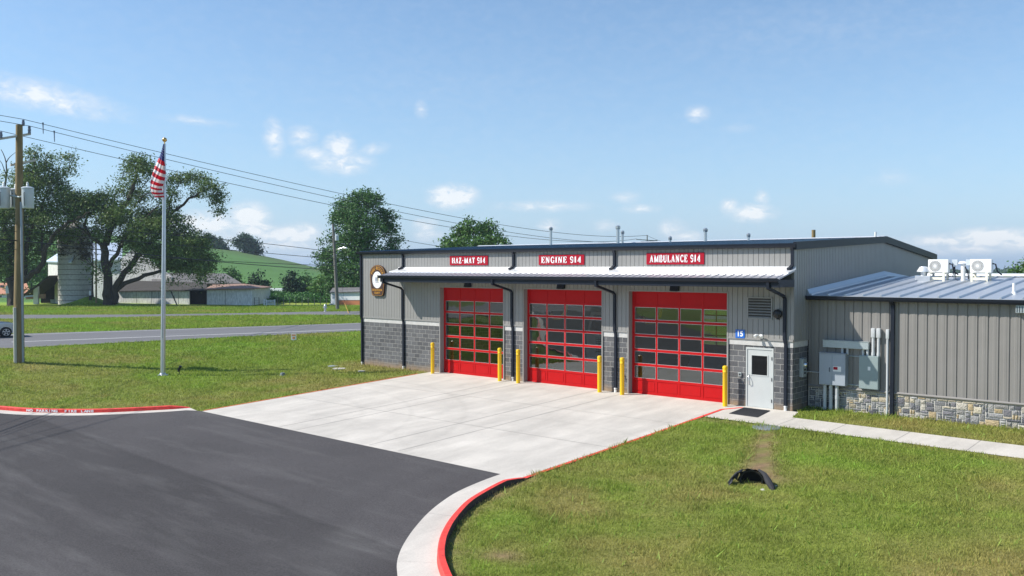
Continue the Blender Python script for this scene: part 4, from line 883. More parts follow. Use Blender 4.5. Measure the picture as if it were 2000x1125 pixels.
b.hexa([(XR + .042, RY, WR), (XR + .16, RY, WR), (XR + .16, BY, WE + .2), (XR + .042, BY, WE + .2)], [(XR + .042, RY, WR + .22), (XR + .055, RY, WR + .22), (XR + .055, BY, WE + .42), (XR + .042, BY, WE + .42)])
b.build('wing_flashing', 'galvalume', FS)
b = MB(); gutter(b, XR + .05, WX1 + .1, .93, WE + .075, .14, .15); b.build('wing_gutter', 'dark_metal', FS)
b = MB(); xs_ = 3.04; b.rect_tube([(xs_, 1.02, WE - .04), (xs_, 1.12, WE - .12), (xs_, 1.21, WE - .22), (xs_, 1.21, -.06)], .12, .1); b.build('wing_downspout', 'dark_metal', FS)
# ================================================================== signs on the wall
def wall_sign(name, txt, x0, x1, z0, z1, label):
    y = -.037; r = wthing(name, ((x0 + x1) / 2, y, z0), label, 'sign', 'red name boards over the bay doors')
    b = MB(); b.box(x0, x1, y - .035, y - .001, z0, z1, .006); b.build('board', 'sign_red', r)
    h = (z1 - z0) * .64; w_ = (x1 - x0) * .88
    b = MB(); text_mb(b, txt, (x0 + x1) / 2 - w_ / 2, (z0 + z1) / 2 - h / 2, w_, h, lambda u, v, k: (u, y - .045 if k == 0 else y - .0345, v)); b.build('lettering', 'sign_white', r)
wall_sign('bay_sign', 'HAZ-MAT 914', -16.93, -14.47, 5.19, 5.63, 'red board lettered HAZ-MAT 914 over the left bay door')
wall_sign('bay_sign', 'ENGINE 914', -11.45, -9.0, 5.19, 5.62, 'red board lettered ENGINE 914 over the middle bay door')
wall_sign('bay_sign', 'AMBULANCE 914', -5.95, -3.41, 5.19, 5.64, 'red board lettered AMBULANCE 914 over the right bay door')
def badge():
    cx, z0, z1, hw = -22.13, 3.62, 5.22, .60; y = -.04; H_ = z1 - z0
    r = wthing('emblem_sign', (cx, y, z0), 'brown and gold shield shaped fire-rescue county emblem on the wall left of the canopy', 'sign')
    def outline(s):
        P = []
        for k in range(13): a = math.pi * k / 12; P.append((cx + math.cos(a) * hw * s, z1 - .46 + math.sin(a) * .46 * s + (0 if s == 1 else 0)))
        e = (1 - s) * .5
        P += [(cx - hw * s, z1 - .6), (cx - hw * .80 * s, z0 + .30), (cx - hw * .78 * s, z0 + .16 + e), (cx - hw * .70 * s, z0 + .05 + e), (cx - hw * .55 * s, z0 + e), (cx + hw * .55 * s, z0 + e), (cx + hw * .70 * s, z0 + .05 + e), (cx + hw * .78 * s, z0 + .16 + e), (cx + hw * .80 * s, z0 + .30), (cx + hw * s, z1 - .6)]
        return P
    for s, d0, d1, m_, nm in ((1, .0, .10, 'sign_brown', 'board'), (.945, .1, .106, 'sign_gold', 'gold_border'), (.912, .106, .112, 'sign_brown', 'field')):
        b = MB(); b.prism(outline(s), lambda u, v, k, d0=d0, d1=d1: (u, y - d1 if k == 0 else y - d0, v)); b.build(nm, m_, r)
    b = MB(); b.prism([(cx + .37 * math.cos(2 * math.pi * k / 28), z0 + .83 + .43 * math.sin(2 * math.pi * k / 28)) for k in range(28)], lambda u, v, k: (u, y - .120 if k == 0 else y - .112, v)); seal = b.build('seal', 'sign_white', r)
    # arms in the seal: two supporters, a crested shield, a base bar and a ring of small characters
    yy = y - .124
    def q(b, P): b.prism(P, lambda u, v, k: (u, yy if k == 0 else yy + .004, v))
    b = MB(); q(b, [(cx - .05, z0 + .74), (cx + .05, z0 + .74), (cx + .06, z0 + .95), (cx, z0 + .98), (cx - .06, z0 + .95)]); q(b, [(cx - .13, z0 + .69), (cx + .13, z0 + .69), (cx + .13, z0 + .715), (cx - .13, z0 + .715)])
    for k in range(22):
        a = 2 * math.pi * (k + .5) / 22
        if abs(math.sin(a)) > .97: continue
        u, v = cx + .30 * math.cos(a), z0 + .83 + .355 * math.sin(a); q(b, [(u - .012, v - .02), (u + .012, v - .02), (u + .012, v + .02), (u - .012, v + .02)])
    b.build('seal_marks', 'ink', seal)
    b = MB(); q(b, [(cx - .17, z0 + .78), (cx - .12, z0 + .72), (cx - .08, z0 + .86), (cx - .11, z0 + 1.0), (cx - .16, z0 + .92)]); b.build('left_supporter', 'crest_blue', seal)
    b = MB(); q(b, [(cx + .17, z0 + .78), (cx + .12, z0 + .72), (cx + .08, z0 + .86), (cx + .11, z0 + 1.0), (cx + .16, z0 + .92)]); q(b, [(cx - .05, z0 + 1.0), (cx, z0 + 1.09), (cx + .05, z0 + 1.0), (cx, z0 + 1.02)]); b.build('right_supporter', 'crest_gold', seal)
    b = MB()
    def arc(u, v, k):   # bend FIRE-RESCUE over the seal
        t_ = u / .46 * 1.02; R_ = .50 + v; return (cx + math.sin(t_) * R_ * .93, y - .12 if k == 0 else y - .1125, z0 + .84 + math.cos(t_) * R_ * 1.04 - (1 - math.cos(t_)) * .10)
    text_mb(b, 'FIRE-RESCUE', -.44, -.0, .88, .15, arc)
    fl = lambda u, v, k: (u, y - .12 if k == 0 else y - .1125, v)
    text_mb(b, 'ROCKINGHAM', cx - .37, z0 + .255, .74, .115, fl); text_mb(b, 'COUNTY', cx - .24, z0 + .105, .48, .115, fl)
    b.build('lettering', 'sign_gold', r)
badge()
def bfont(body, size, m, parent, mtx, extrude=.002, sx=1, offset=0):
    cu = bpy.data.curves.new('t', 'FONT'); cu.body = body; cu.size = size; cu.extrude = extrude; cu.offset = offset; cu.align_x = 'CENTER'; cu.align_y = 'CENTER'; cu.resolution_u = 4
    o = bpy.data.objects.new('t', cu); COL.objects.link(o); dg = bpy.context.evaluated_depsgraph_get(); me = bpy.data.meshes.new_from_object(o.evaluated_get(dg)); bpy.data.objects.remove(o)
    me.transform(Matrix.Diagonal((sx, 1, 1, 1))); me.transform(mtx); me.materials.clear(); me.materials.append(MATS[m]); q = bpy.data.objects.new('lettering', me); COL.objects.link(q); q.parent = parent; return q
r = wthing('number_sign', (-1.935, -.037, 2.47), 'small blue plate with white number 15 beside the grey entry door', 'sign')
b = MB(); b.box(-2.12, -1.75, -.062, -.038, 2.48, 2.79, .01); b.build('plate', 'blue_sign', r)
bfont('15', .27, 'sign_white', r, Matrix.Translation((0, -.027, .165)) @ Matrix.Rotation(rad(90), 4, 'X'), .002, .95, .008)
# ================================================================== fixtures on the walls
for i, (px, lab) in enumerate(((914, 'left'), (1096, 'middle'), (1318, 'right'))):
    x = float(YP(px, 556, -.1)[0]); r = wthing('wall_light', (x, -.04, 4.2), 'dark box light under the canopy over the %s bay door' % lab, 'light', 'box lights over the bay doors')
    b = MB(); b.hexa([(x - .17, -.22, 4.17), (x + .17, -.22, 4.17), (x + .17, -.038, 4.17), (x - .17, -.038, 4.17)], [(x - .17, -.16, 4.37), (x + .17, -.16, 4.37), (x + .17, -.038, 4.37), (x - .17, -.038, 4.37)]); b.build('housing', 'dark_metal', r)
    b = MB(); b.box(x - .13, x + .13, -.20, -.06, 4.155, 4.169); b.build('lens', 'black', r)
x, z = -.48, 3.42; r = wthing('wall_siren', (x, -.04, z - .16), 'round black siren on the siding right of the louvre', 'siren')
b = MB(); b.lathe([(.12, -.001), (.14, -.04), (.165, -.05), (.16, -.10), (.12, -.15), (.06, -.175), (.02, -.18)], (x, -.035, z), 24, 'y'); b.build('horn', 'black', r, smooth=True)
b = MB(); b.box(x - .05, x + .05, -.07, -.037, z - .2, z - .14); b.build('bracket', 'dark_metal', r)
x, z = -1.13, 2.52; r = wthing('flood_light', (x, -.01, z - .05), 'white twin head floodlight above the grey entry door', 'light')
b = MB(); b.lathe([(.06, 0), (.06, -.04), (.02, -.05)], (x, -.05, 2.60), 12, 'y'); b.tube([(x, -.07, 2.60), (x, -.14, 2.62)], .014); b.build('mount', 'white', r, smooth=True)
for dx in (-.11, .11):
    b = MB(); b.tube([(x, -.12, 2.61), (x + dx * .7, -.16, 2.64), (x + dx, -.20, 2.63), (x + dx * 1.25, -.27, 2.57)], [.02, .03, .05, .062], 10); b.build('lamp_head', 'white', r, smooth=True)
x = -2.02 + .12; r = wthing('keypad', (-1.93, 0, 1.05), 'small keypad box on the block wall left of the entry door', 'keypad')
b = MB(); b.box(-1.99, -1.88, -.06, -.002, 1.08, 1.22, .008); b.build('box', 'galv', r); b = MB(); b.box(-1.965, -1.905, -.066, -.061, 1.12, 1.19); b.build('key_plate', 'black', r)
r = wthing('hose_bibb', (-7.05, -.01, .66), 'small silver wall tap on the block pier between middle and right doors', 'tap')
b = MB(); b.tube([(-7.05, .0, .72), (-7.05, -.08, .72), (-7.05, -.11, .68)], .022, 8); b.build('spout', 'silver', r, smooth=True); b = MB(); b.lathe([(.035, -.085), (.035, -.07)], (-7.05, 0, .76), 10, 'y'); b.build('handle', 'silver', r)
# electrical gear on the wing
y = WY - .001
def wp(px, py, yy=WY - .2): return YP(px, py, yy)
def elbox(name, x0, x1, z0, z1, dep, m_, label, cat='cabinet', group=None):
    r = wthing(name, ((x0 + x1) / 2, y, z0), label, cat, group); b = MB(); b.box(x0, x1, y - dep, y, z0, z1, .008); b.build('body', m_, r); return r
p0 = wp(1607, 663); p1 = wp(1696, 683); r = elbox('wireway', p0[0], p1[0], p1[2], p0[2] - .02, .2, 'galv', 'long galvanised wireway box above the electrical cabinets', 'wireway')
b = MB(); b.box(p0[0] - .01, p1[0] + .012, y - .212, y - .02, p0[2] - .022, p0[2] - .006); b.build('cover', 'galv', r)
c0 = wp(1600, 689, WY - .3); c1 = wp(1651, 756, WY - .3); r = elbox('electrical_cabinet', c0[0], c1[0], c1[2] + .02, c0[2], .3, 'cab_gray', 'large light grey two door electrical cabinet with warning sticker', 'cabinet')
mx_ = c0[0] + (c1[0] - c0[0]) * .5
for a, bb in ((c0[0] + .01, mx_ - .004), (mx_ + .004, c1[0] - .01)):
    b = MB(); b.box(a, bb, y - .312, y - .301, c1[2] + .04, c0[2] - .02); b.build('door', 'cab_gray', r)
b = MB(); b.box(c0[0] - .01, c1[0] + .02, y - .33, y - .01, c0[2] + .001, c0[2] + .02); b.build('rain_hood', 'cab_gray', r)
b = MB(); b.box(mx_ + .04, mx_ + .32, y - .3155, y - .3125, c0[2] - .62, c0[2] - .44); lb = b.build('warning_label', 'white', r)
b = MB(); b.box(mx_ + .05, mx_ + .20, y - .318, y - .316, c0[2] - .56, c0[2] - .46); b.build('label_print', 'sign_red', lb)
b = MB(); b.tube([(mx_ - .08, y - .315, c0[2] - .5), (mx_ - .08, y - .35, c0[2] - .52), (mx_ - .08, y - .35, c0[2] - .62), (mx_ - .08, y - .315, c0[2] - .64)], .01); b.build('handle', 'dark_metal', r)
for k in range(3):
    xx = c0[0] + .16 + k * .215; b = MB(); b.tube([(xx, y - .16, c1[2] + .02), (xx, y - .16, -.1)], .065, 14); q_ = b.build('conduit', 'pvc', r, smooth=True)
    b = MB(); b.tube([(xx, y - .16, .42), (xx, y - .16, .54)], .073, 14); b.build('coupling', 'pvc', q_, smooth=True)
e0 = wp(1678, 694, WY - .2); e1 = wp(1715, 762, WY - .2); r = elbox('electrical_cabinet', e0[0], e1[0], e1[2], e0[2], .2, 'cab_green', 'grey green single door electrical cabinet beside the downspout', 'cabinet')
b = MB(); b.box(e0[0] + .012, e1[0] - .012, y - .21, y - .2005, e1[2] + .02, e0[2] - .02); b.build('door', 'cab_green', r)
b = MB(); b.box(e0[0] + .30, e0[0] + .39, y - .2135, y - .2105, e0[2] - .50, e0[2] - .37); b.build('label_plate', 'white', r)
for k, xx in enumerate((c0[0] + .75, c0[0] + .93, e0[0] + .10, e0[0] + .25)):
    b = MB(); b.tube([(xx, y - .1, p1[2] + .01), (xx, y - .1, (c0[2] if k < 2 else e0[2]) - .02)], .045, 12); b.build('conduit', 'pvc', r, smooth=True)
# bus between cabinets
b = MB(); b.tube([(c1[0], y - .03, e0[2] - .06), (e0[0], y - .03, e0[2] - .06)], .018); b.tube([(c1[0], y - .03, c1[2] + .06), (e0[0], y - .03, c1[2] + .06)], .018); b.build('conduit', 'galv', r)
for k, (xm, zt, zb_, rr, lab) in enumerate(((e0[0] + .44, 2.98, e0[2] + .0, .05, 'left'), (e0[0] + .62, 2.98, e0[2] + .0, .05, 'middle'), (e0[0] + .92, 2.96, -.1, .04, 'right'))):
    r = wthing('service_mast', (xm, y - .1, zb_), '%s of the three grey conduit masts with rounded caps beside the downspout' % lab, 'conduit', 'capped conduit masts')
    b = MB(); b.tube([(xm, y - .1, zb_), (xm, y - .1, zt - .2)], rr, 12); b.build('pipe', 'pvc', r, smooth=True)
    b = MB(); b.box(xm - rr * 1.35, xm + rr * 1.35, y - .1 - rr * 1.3, y - .02, zt - .33, zt, .025); b.build('weather_cap', 'pvc', r, smooth=True)
    b = MB(); b.tube([(xm, y - .1, zb_ + .02), (xm, y - .1, zb_ + .12)], rr * 1.2, 12); b.build('coupling', 'pvc', r, smooth=True)
# meter box on the block side wall
mp0 = np.array([XR + .1, .85, 0]); r = wthing('meter_box', (XR, .8, 1.15), 'grey meter box with round glass meter on the dark block side wall', 'meter')
b = MB(); b.box(XR + .001, XR + .14, .55, .88, 1.16, 1.82, .01); b.build('box', 'galv', r)
b = MB(); b.lathe([(.09, .14), (.09, .20), (.07, .23), (.02, .24)], (XR, .72, 1.60), 16, 'x'); b.build('meter', 'chrome', r, smooth=True)
for z_ in (1.42, 1.30): b = MB(); b.box(XR + .141, XR + .16, .66, .76, z_ - .03, z_ + .03); b.build('switch', 'black', r)
b = MB(); b.tube([(XR + .07, .88, 1.3), (XR + .07, WY - .05, 1.3), (c0[0], WY - .05, 1.3)], .02, 8); b.build('conduit', 'pvc', r, smooth=True)
p = wp(1998, 660 - 60, WY - .1); r = wthing('wall_vent', (p[0], WY, p[2]), 'grey slatted wall light hood at the right edge of the wing', 'vent')
b = MB(); p_ = wp(1984, 596); q_ = wp(2010, 612); b.box(p_[0], p_[0] + .6, WY - .22, WY - .001, q_[2], p_[2], .01); b.build('housing', 'galv', r)
b = MB()
for k in range(8): b.box(p_[0] + .03 + k * .07, p_[0] + .05 + k * .07, WY - .228, WY - .221, q_[2] + .02, p_[2] - .03)
b.build('slats', 'dark_metal', r)
# ================================================================== roof equipment
def ac(px, py, lab):
    p = YP(px, py, 7.4); x, y_, z = p[0], 7.4, WR - .13; zz = 4.47
    r = wthing('heat_pump', (x, y_, zz), lab, 'air conditioner', 'heat pumps on the wing roof')
    w_, h_, d_ = .74, .52, .30; z0 = zz + .40
    b = MB(); b.box(x - w_ / 2, x + w_ / 2, y_ - d_ / 2, y_ + d_ / 2, z0, z0 + h_, .02); bd = b.build('casing', 'white', r, smooth=True)
    fx = x - w_ / 2 + .26; fz = z0 + h_ / 2
    b = MB(); b.lathe([(.212, -d_ / 2 - .003), (.212, -d_ / 2 + .01)], (fx, y_, fz), 32, 'y'); b.build('fan_opening', 'siding_dark', bd)
    b = MB()
    for k in range(20):
        a = 2 * math.pi * k / 20; 
        u, v = math.cos(a), math.sin(a); n_ = (-v * .006, u * .006)
        b.prism([(fx + .05 * u + n_[0], fz + .05 * v + n_[1]), (fx + .215 * u + n_[0], fz + .215 * v + n_[1]), (fx + .215 * u - n_[0], fz + .215 * v - n_[1]), (fx + .05 * u - n_[0], fz + .05 * v - n_[1])], lambda u_, v_, k_: (u_, y_ - d_ / 2 - .012 if k_ == 0 else y_ - d_ / 2 - .003, v_))
    b.lathe([(.055, -d_ / 2 - .014), (.055, -d_ / 2 - .003)], (fx, y_, fz), 16, 'y')
    for rr in (.12, .18): 
        pts = [(fx + rr * math.cos(2 * math.pi * k / 24), y_ - d_ / 2 - .01, fz + rr * math.sin(2 * math.pi * k / 24)) for k in range(25)]; b.tube(pts, .005, 4)
    b.build('fan_grille', 'white', bd)
    b = MB()
    for sx_ in (-.28, .24):
        b.box(x + sx_ - .04, x + sx_ + .04, y_ - .30, y_ - .24, zz - .05, z0); b.box(x + sx_ - .04, x + sx_ + .04, y_ + .24, y_ + .30, zz - .02, z0); b.box(x + sx_ - .04, x + sx_ + .04, y_ - .24, y_ + .24, z0 - .06, z0)
    b.box(x - .29, x + .24, y_ - .29, y_ - .25, zz + .12, zz + .22); b.build('stand', 'cream', r)
    b = MB(); b.tube([(x + w_ / 2, y_, z0 + .35), (x + w_ / 2 + .12, y_ - .05, z0 + .32), (x + w_ / 2 + .18, y_ - .05, z0 + .05), (x + w_ / 2 + .3, y_ + .1, z0 - .08)], .028, 8); b.build('line_set', 'dark_metal', r, smooth=True)
ac(1834, 550, 'left of the two white fan units standing on the wing roof')
ac(1917, 550, 'right of the two white fan units standing on the wing roof')
p = YP(1881, 550, 7.6); x = p[0]; r = wthing('pipe_stack', (x, 7.6, 4.5), 'white roof pipe hood with switch boxes between the two fan units', 'pipe')
b = MB(); b.tube([(x, 7.6, 4.5), (x, 7.6, 5.2)], .085, 16); b.build('pipe', 'white', r, smooth=True)
b = MB(); b.lathe([(.17, 0), (.17, .02), (.10, .09), (.02, .1)], (x - .02, 7.6, 5.22), 16); b.build('cap', 'white', r, smooth=True)
for dx, lab in ((-.28, 0), (.22, 1)):
    b = MB(); b.box(x + dx - .10, x + dx + .10, 7.5, 7.6, 5.15, 5.38, .01); b.build('switch_box', 'can_gray', r); b = MB(); b.tube([(x + dx, 7.56, 5.15), (x + dx * 1.15, 7.56, 4.5)], .018); b.build('post', 'galv', r)
b = MB(); b.tube([(x - .5, 7.5, 4.75), (x - .35, 7.5, 4.7), (x - .3, 7.5, 5.1)], .02); b.tube([(x + .1, 7.45, 5.1), (x + .2, 7.45, 4.9), (x + .25, 7.45, 4.5)], .025); b.tube([(x - .28, 7.5, 5.1), (x - .22, 7.45, 4.6), (x - .1, 7.45, 4.55)], .015); b.build('cable', 'dark_metal', r)
p = YP(1806, 551, 7.3); x = p[0]; r = wthing('exhaust_fan', (x, 7.3, 4.45), 'white mushroom exhaust fan on a curb left of the fan units', 'roof fan')
b = MB(); b.box(x - .28, x + .28, 7.0, 7.6, 4.4, 4.74, .01); b.build('curb', 'galvalume', r)
b = MB(); b.lathe([(.1, 0), (.1, .18), (.24, .16), (.24, .2), (.14, .36), (.02, .38)], (x - .05, 7.3, 4.74), 20); b.build('hood', 'white_roof', r, smooth=True)
p = YP(1980, 574, 2.6); r = wthing('vent_pipe', (p[0], 2.6, 4.2), 'white plastic vent pipe near the wing eave', 'vent pipe')
b = MB(); b.tube([(p[0], 2.6, 4.1), (p[0], 2.6, 4.55)], .045, 12); b.build('pipe', 'white', r, smooth=True); b = MB(); b.lathe([(.11, -.02), (.06, .08), (.05, .1)], (p[0], 2.6, 4.18), 12); b.build('collar', 'white', r, smooth=True)
for i, (px, pt, yy, rr, lab) in enumerate(((1076, 443, 8, .085, 'tall round metal roof vent left of the other vents'), (1207, 440, 8, .10, 'tallest thick metal roof vent above the middle of the roof'), (1216, 450, 8.6, .075, 'thin metal roof vent just right of the tallest one'), (1309, 461, 8, .07, 'short metal roof vent above the AMBULANCE board'), (1378, 445, 8, .085, 'slim metal roof vent between two short ones'), (1462, 455, 8, .07, 'short metal roof vent farthest right'))):
    rr *= .85; p = YP(px, pt, yy); zb_ = roofz(yy); r = wthing('roof_vent', (p[0], yy, zb_), lab, 'roof vent', 'metal vents on the main roof')
    b = MB(); b.lathe([(rr, -.05), (rr, p[2] - zb_ - .15)], (p[0], yy, zb_), 14); b.build('pipe', 'silver', r, smooth=True)
    b = MB(); h = p[2] - zb_; b.lathe([(rr * 1.1, h - .2), (rr * 1.45, h - .17), (rr * 1.5, h - .06), (rr * .9, h - .02), (rr * .2, h)], (p[0], yy, zb_), 14); b.build('cap', 'silver', r, smooth=True)
p = YP(1710, 453, 8.9); r = wthing('vent_pipe', (p[0], 8.9, 6.25), 'thin white vent pipe by the peak of the main roof', 'vent pipe'); b = MB(); b.tube([(p[0], 8.9, 6.2), (p[0], 8.9, p[2])], .045, 12); b.build('pipe', 'white', r, smooth=True); b = MB(); b.lathe([(.09, 0), (.06, .08)], (p[0], 8.9, 6.28), 12); b.build('collar', 'white', r)
# ================================================================== bollards and mat
def bollard():
    r = thing('bollard', (0, 0, 0), '', 'bollard'); 
    b = MB(); b.lathe([(.088, -.15), (.088, 1.24), (.092, 1.245), (.092, 1.26), (.088, 1.265), (.088, 1.38)], (0, 0, 0), 24); b.build('post', 'yellow', r, smooth=True)
    b = MB(); b.lathe([(.094, 1.37), (.096, 1.40), (.096, 1.44), (.08, 1.475), (.045, 1.49), (.01, 1.495)], (0, 0, 0), 24); b.build('cap', 'yellow', r, smooth=True)
    b = MB(); b.lathe([(.0895, 1.236), (.0935, 1.238), (.0935, 1.242), (.0895, 1.244)], (0, 0, 0), 24); b.build('seam', 'dark_metal', r); return r
B0 = bollard()
for i, (px, py, lab) in enumerate(((845, 725, 'yellow bollard left of the HAZ-MAT bay door'), (976, 741, 'yellow bollard right of the HAZ-MAT bay door'), (1012, 745, 'yellow bollard left of the ENGINE bay door'), (1171, 765.5, 'yellow bollard right of the ENGINE bay door'), (1215, 770.5, 'yellow bollard left of the AMBULANCE bay door'), (1416, 795, 'yellow bollard right of the AMBULANCE bay door by the entry door'))):
    o = B0 if i == 0 else copy_tree(B0); x = float(YP(px, py, -.42)[0]); o.location = (x, -.42, gz(x, -.42)); tag(o, lab, 'bollard', 'yellow bollards beside the bay doors')
r = wthing('door_mat', (-.95, -1.0, 0), 'dark ribbed rubber mat in front of the grey entry door', 'mat')
mt_ = [(-1.62, -.34), (-1.55, -1.62), (-.45, -1.70), (-.60, -.38)]
b = MB(); b.prism(mt_, lambda u, v, k: (u, v, gz(u, v) + (.022 if k == 0 else .006))); b.build('base', 'mat_rubber', r)
b = MB()
for k in range(24):
    t_ = (k + .5) / 24; a0 = [mt_[0][i] * (1 - t_) + mt_[3][i] * t_ for i in (0, 1)]; a1 = [mt_[1][i] * (1 - t_) + mt_[2][i] * t_ for i in (0, 1)]
    b.tube([(a0[0], a0[1] - .04, gz(*a0) + .024), (a1[0], a1[1] + .04, gz(*a1) + .024)], .006, 4)
b.build('ribs', 'mat_rubber', r)
# NO PARKING FIRE LANE painted on the left kerb: each character stands on the kerb face
def kerb_text():
    P = resample(kerbL, .02); L_ = [0]
    for a, b_ in zip(P[:-1], P[1:]): L_.append(L_[-1] + math.hypot(b_[0] - a[0], b_[1] - a[1]))
    def at(s): i = min(range(len(L_)), key=lambda k: abs(L_[k] - s)); i = min(max(i, 1), len(P) - 2); return P[i], Vector((P[i + 1][0] - P[i - 1][0], P[i + 1][1] - P[i - 1][1])).normalized()
    # find arc positions whose pixel x runs 50..185
    def px_of(p): v = np.array([p[0], p[1], gz(*p) + .07]) - CAM; return 1000 + FPX * v @ RT / (v @ FW)
    s0 = min(range(0, len(P), 3), key=lambda k: abs(px_of(P[k]) - 52)); s1 = min(range(0, len(P), 3), key=lambda k: abs(px_of(P[k]) - 184)); s0, s1 = L_[s0], L_[s1]
    r = thing('kerb_lettering', (*at(s0)[0], gz(*at(s0)[0])), 'white words NO PARKING FIRE LANE painted on the red left kerb', 'road marking')
    txt = 'NO PARKING  FIRE LANE'; n = len(txt)
    ms = []
    for i, ch in enumerate(txt):
        if ch == ' ': continue
        s = s0 + (s1 - s0) * (i + .5) / n; p, t_ = at(s); z = gz(*p) + .065; nn = Vector((t_.y, -t_.x))
        q = bfont(ch, .12, 'sign_white', None, Matrix(((t_.x, 0, nn.x, p[0] + nn.x * .004 ), (t_.y, 0, nn.y, p[1] + nn.y * .004), (0, 1, 0, z), (0, 0, 0, 1))) @ Matrix.Rotation(rad(0), 4, 'X'), .003, 1.9 * (s1 - s0) / n / .17, .006)
        ms.append(q)
    bm = bmesh.new()
    for q in ms: bm.from_mesh(q.data); bpy.data.objects.remove(q)
    me = bpy.data.meshes.new('painted_words'); bm.to_mesh(me); bm.free(); me.materials.append(MATS['sign_white']); me.transform(Matrix.Translation(-r.location)); o = bpy.data.objects.new('painted_words', me); COL.objects.link(o); o.parent = r
kerb_text()
# ================================================================== trees
def F3(v): return np.asarray(v, float)
def leaf_mesh(centres, sig, per, size, rng, droop=0.0, aspect=.5):
    n = len(centres) * per; c = np.repeat(centres, per, 0) + rng.normal(size=(n, 3)) * np.repeat(sig, per, 0)
    c[:, 2] -= droop * np.abs(rng.normal(size=n)) * np.repeat(sig[:, 2], per)
    a = rng.normal(size=(n, 3)); a[:, 2] *= .7; a /= np.linalg.norm(a, axis=1)[:, None]
    if droop: a[:, 2] -= droop * .7; a /= np.linalg.norm(a, axis=1)[:, None]
    b = np.cross(a, rng.normal(size=(n, 3))); b /= np.linalg.norm(b, axis=1)[:, None]
    s = size * (.6 + .8 * rng.random(n))[:, None]; w_ = s * aspect
    v = np.stack([c - a * s * .5, c + b * w_ * .5, c + a * s * .5, c - b * w_ * .5], 1).reshape(-1, 3)
    return v, np.arange(n * 4).reshape(n, 4)
def tree(name, label, cat, base, D, limbs, blobs, leaf, size=.3, clumps=1.0, per=26, tr=.35, group=None, seed=0, twigs=True, bark='bark', droop=0, sigk=1.0, aspect=.5, inner=.35):
    """limbs: [(pixel polyline, start radius)], blobs: [(px, py, rx, rz, depth offset, fullness)] measured at depth D"""
    rng = np.random.default_rng(seed); k = D / FPX; base = F3(base)
    r = wthing(name, tuple(base), label, cat, group)
    tb = MB(); nodes = []
    for li, (pl, r0) in enumerate(limbs):
        q = []; dd = 0; drift = rng.uniform(-.35, .35) if li else 0
        for i, (px, py) in enumerate(pl):
            q.append(DP(px, py, D + dd)); dd += drift * (k * 25 if i < 6 else 0)
        if li == 0: q[0] = base - np.array([0, 0, .3])
        P = [Vector(x) for x in q]; S_ = []
        for i in range(len(P) - 1):
            p0 = P[max(i - 1, 0)]; p1 = P[i]; p2 = P[i + 1]; p3 = P[min(i + 2, len(P) - 1)]
            for t_ in (0, .33, .66): S_.append(.5 * ((2 * p1) + (-p0 + p2) * t_ + (2 * p0 - 5 * p1 + 4 * p2 - p3) * t_ ** 2 + (-p0 + 3 * p1 - 3 * p2 + p3) * t_ ** 3))
        S_.append(P[-1]); m_ = len(S_); S_ = [p + Vector(rng.normal(size=3) * r0 * .18) if 0 < i < m_ - 1 else p for i, p in enumerate(S_)]
        r0 *= .72
        rs = [max(r0 * (1 - .82 * i / (m_ - 1)), .03) * (1.45 if (li == 0 and i == 0) else 1) for i in range(m_)]
        tb.tube(S_, rs, 8); nodes += [np.array(p) for p in S_]
    C = []; SG = []
    for (px, py, rx, rz, do, full) in blobs:
        c = DP(px, py, D) + F0 * do; rx_, rz_ = rx * k, rz * k; ry_ = (rx_ + rz_) * .5
        m_ = max(3, int(full * clumps * 8.5 * (rx_ * rz_ * ry_) ** (2 / 3)))
        u = rng.normal(size=(m_, 3)); u /= np.linalg.norm(u, axis=1)[:, None]; rr = (inner + (1 - inner) * rng.random(m_)) ** .6
        # lobed outline
        lob = 1 + .16 * np.sin(u[:, 0] * 5 + seed) + .14 * np.sin(u[:, 2] * 7 + px)
        rr = rr * lob
        pts = c + (RT * (u[:, :1] * rr[:, None] * rx_)) + (F0 * (u[:, 1:2] * rr[:, None] * ry_)) + np.array([0, 0, 1]) * (u[:, 2:3] * rr[:, None] * rz_)
        C.append(pts); s_ = sigk * rng.uniform(.22, .55, (m_, 1)) * np.array([[1, 1, .62]]) * (D / 115.) ** .5; SG.append(s_)
    C = np.concatenate(C); SG = np.concatenate(SG)
    if twigs and nodes:
        NP = np.array(nodes); idx = rng.permutation(len(C))[:min(len(C), 240)]
        # scaffold branches: nodes grow outward so twigs chain
        for i in idx[np.argsort([np.min(np.linalg.norm(NP - C[j], axis=1)) for j in idx])]:
            d_ = np.linalg.norm(NP - C[i], axis=1); j = int(np.argmin(d_ + .15 * rng.random(len(d_)))); a = NP[j]; L_ = d_[j]
            if L_ > 14 * k * 25: continue
            mid = (a + C[i]) / 2 + rng.normal(size=3) * L_ * .10 + np.array([0, 0, L_ * .07]); r_ = min(.018 + .012 * L_, .09)
            tb.tube([a, mid, C[i]], [r_ * 1.3, r_, r_ * .4], 4, cap=False); NP = np.vstack([NP, mid, C[i]])
    if tb.v: tb.build('trunk', bark, r, smooth=True)
    v, f = leaf_mesh(C, SG, per, size, rng, droop, aspect); v = v - base
    np_mesh('crown', v, f, leaf, parent=r)
    return r
def ground_at(px, py, D):      # ground point straight below a pixel column at depth D
    p = DP(px, py, D); return np.array([p[0], p[1], gz(p[0], p[1])])
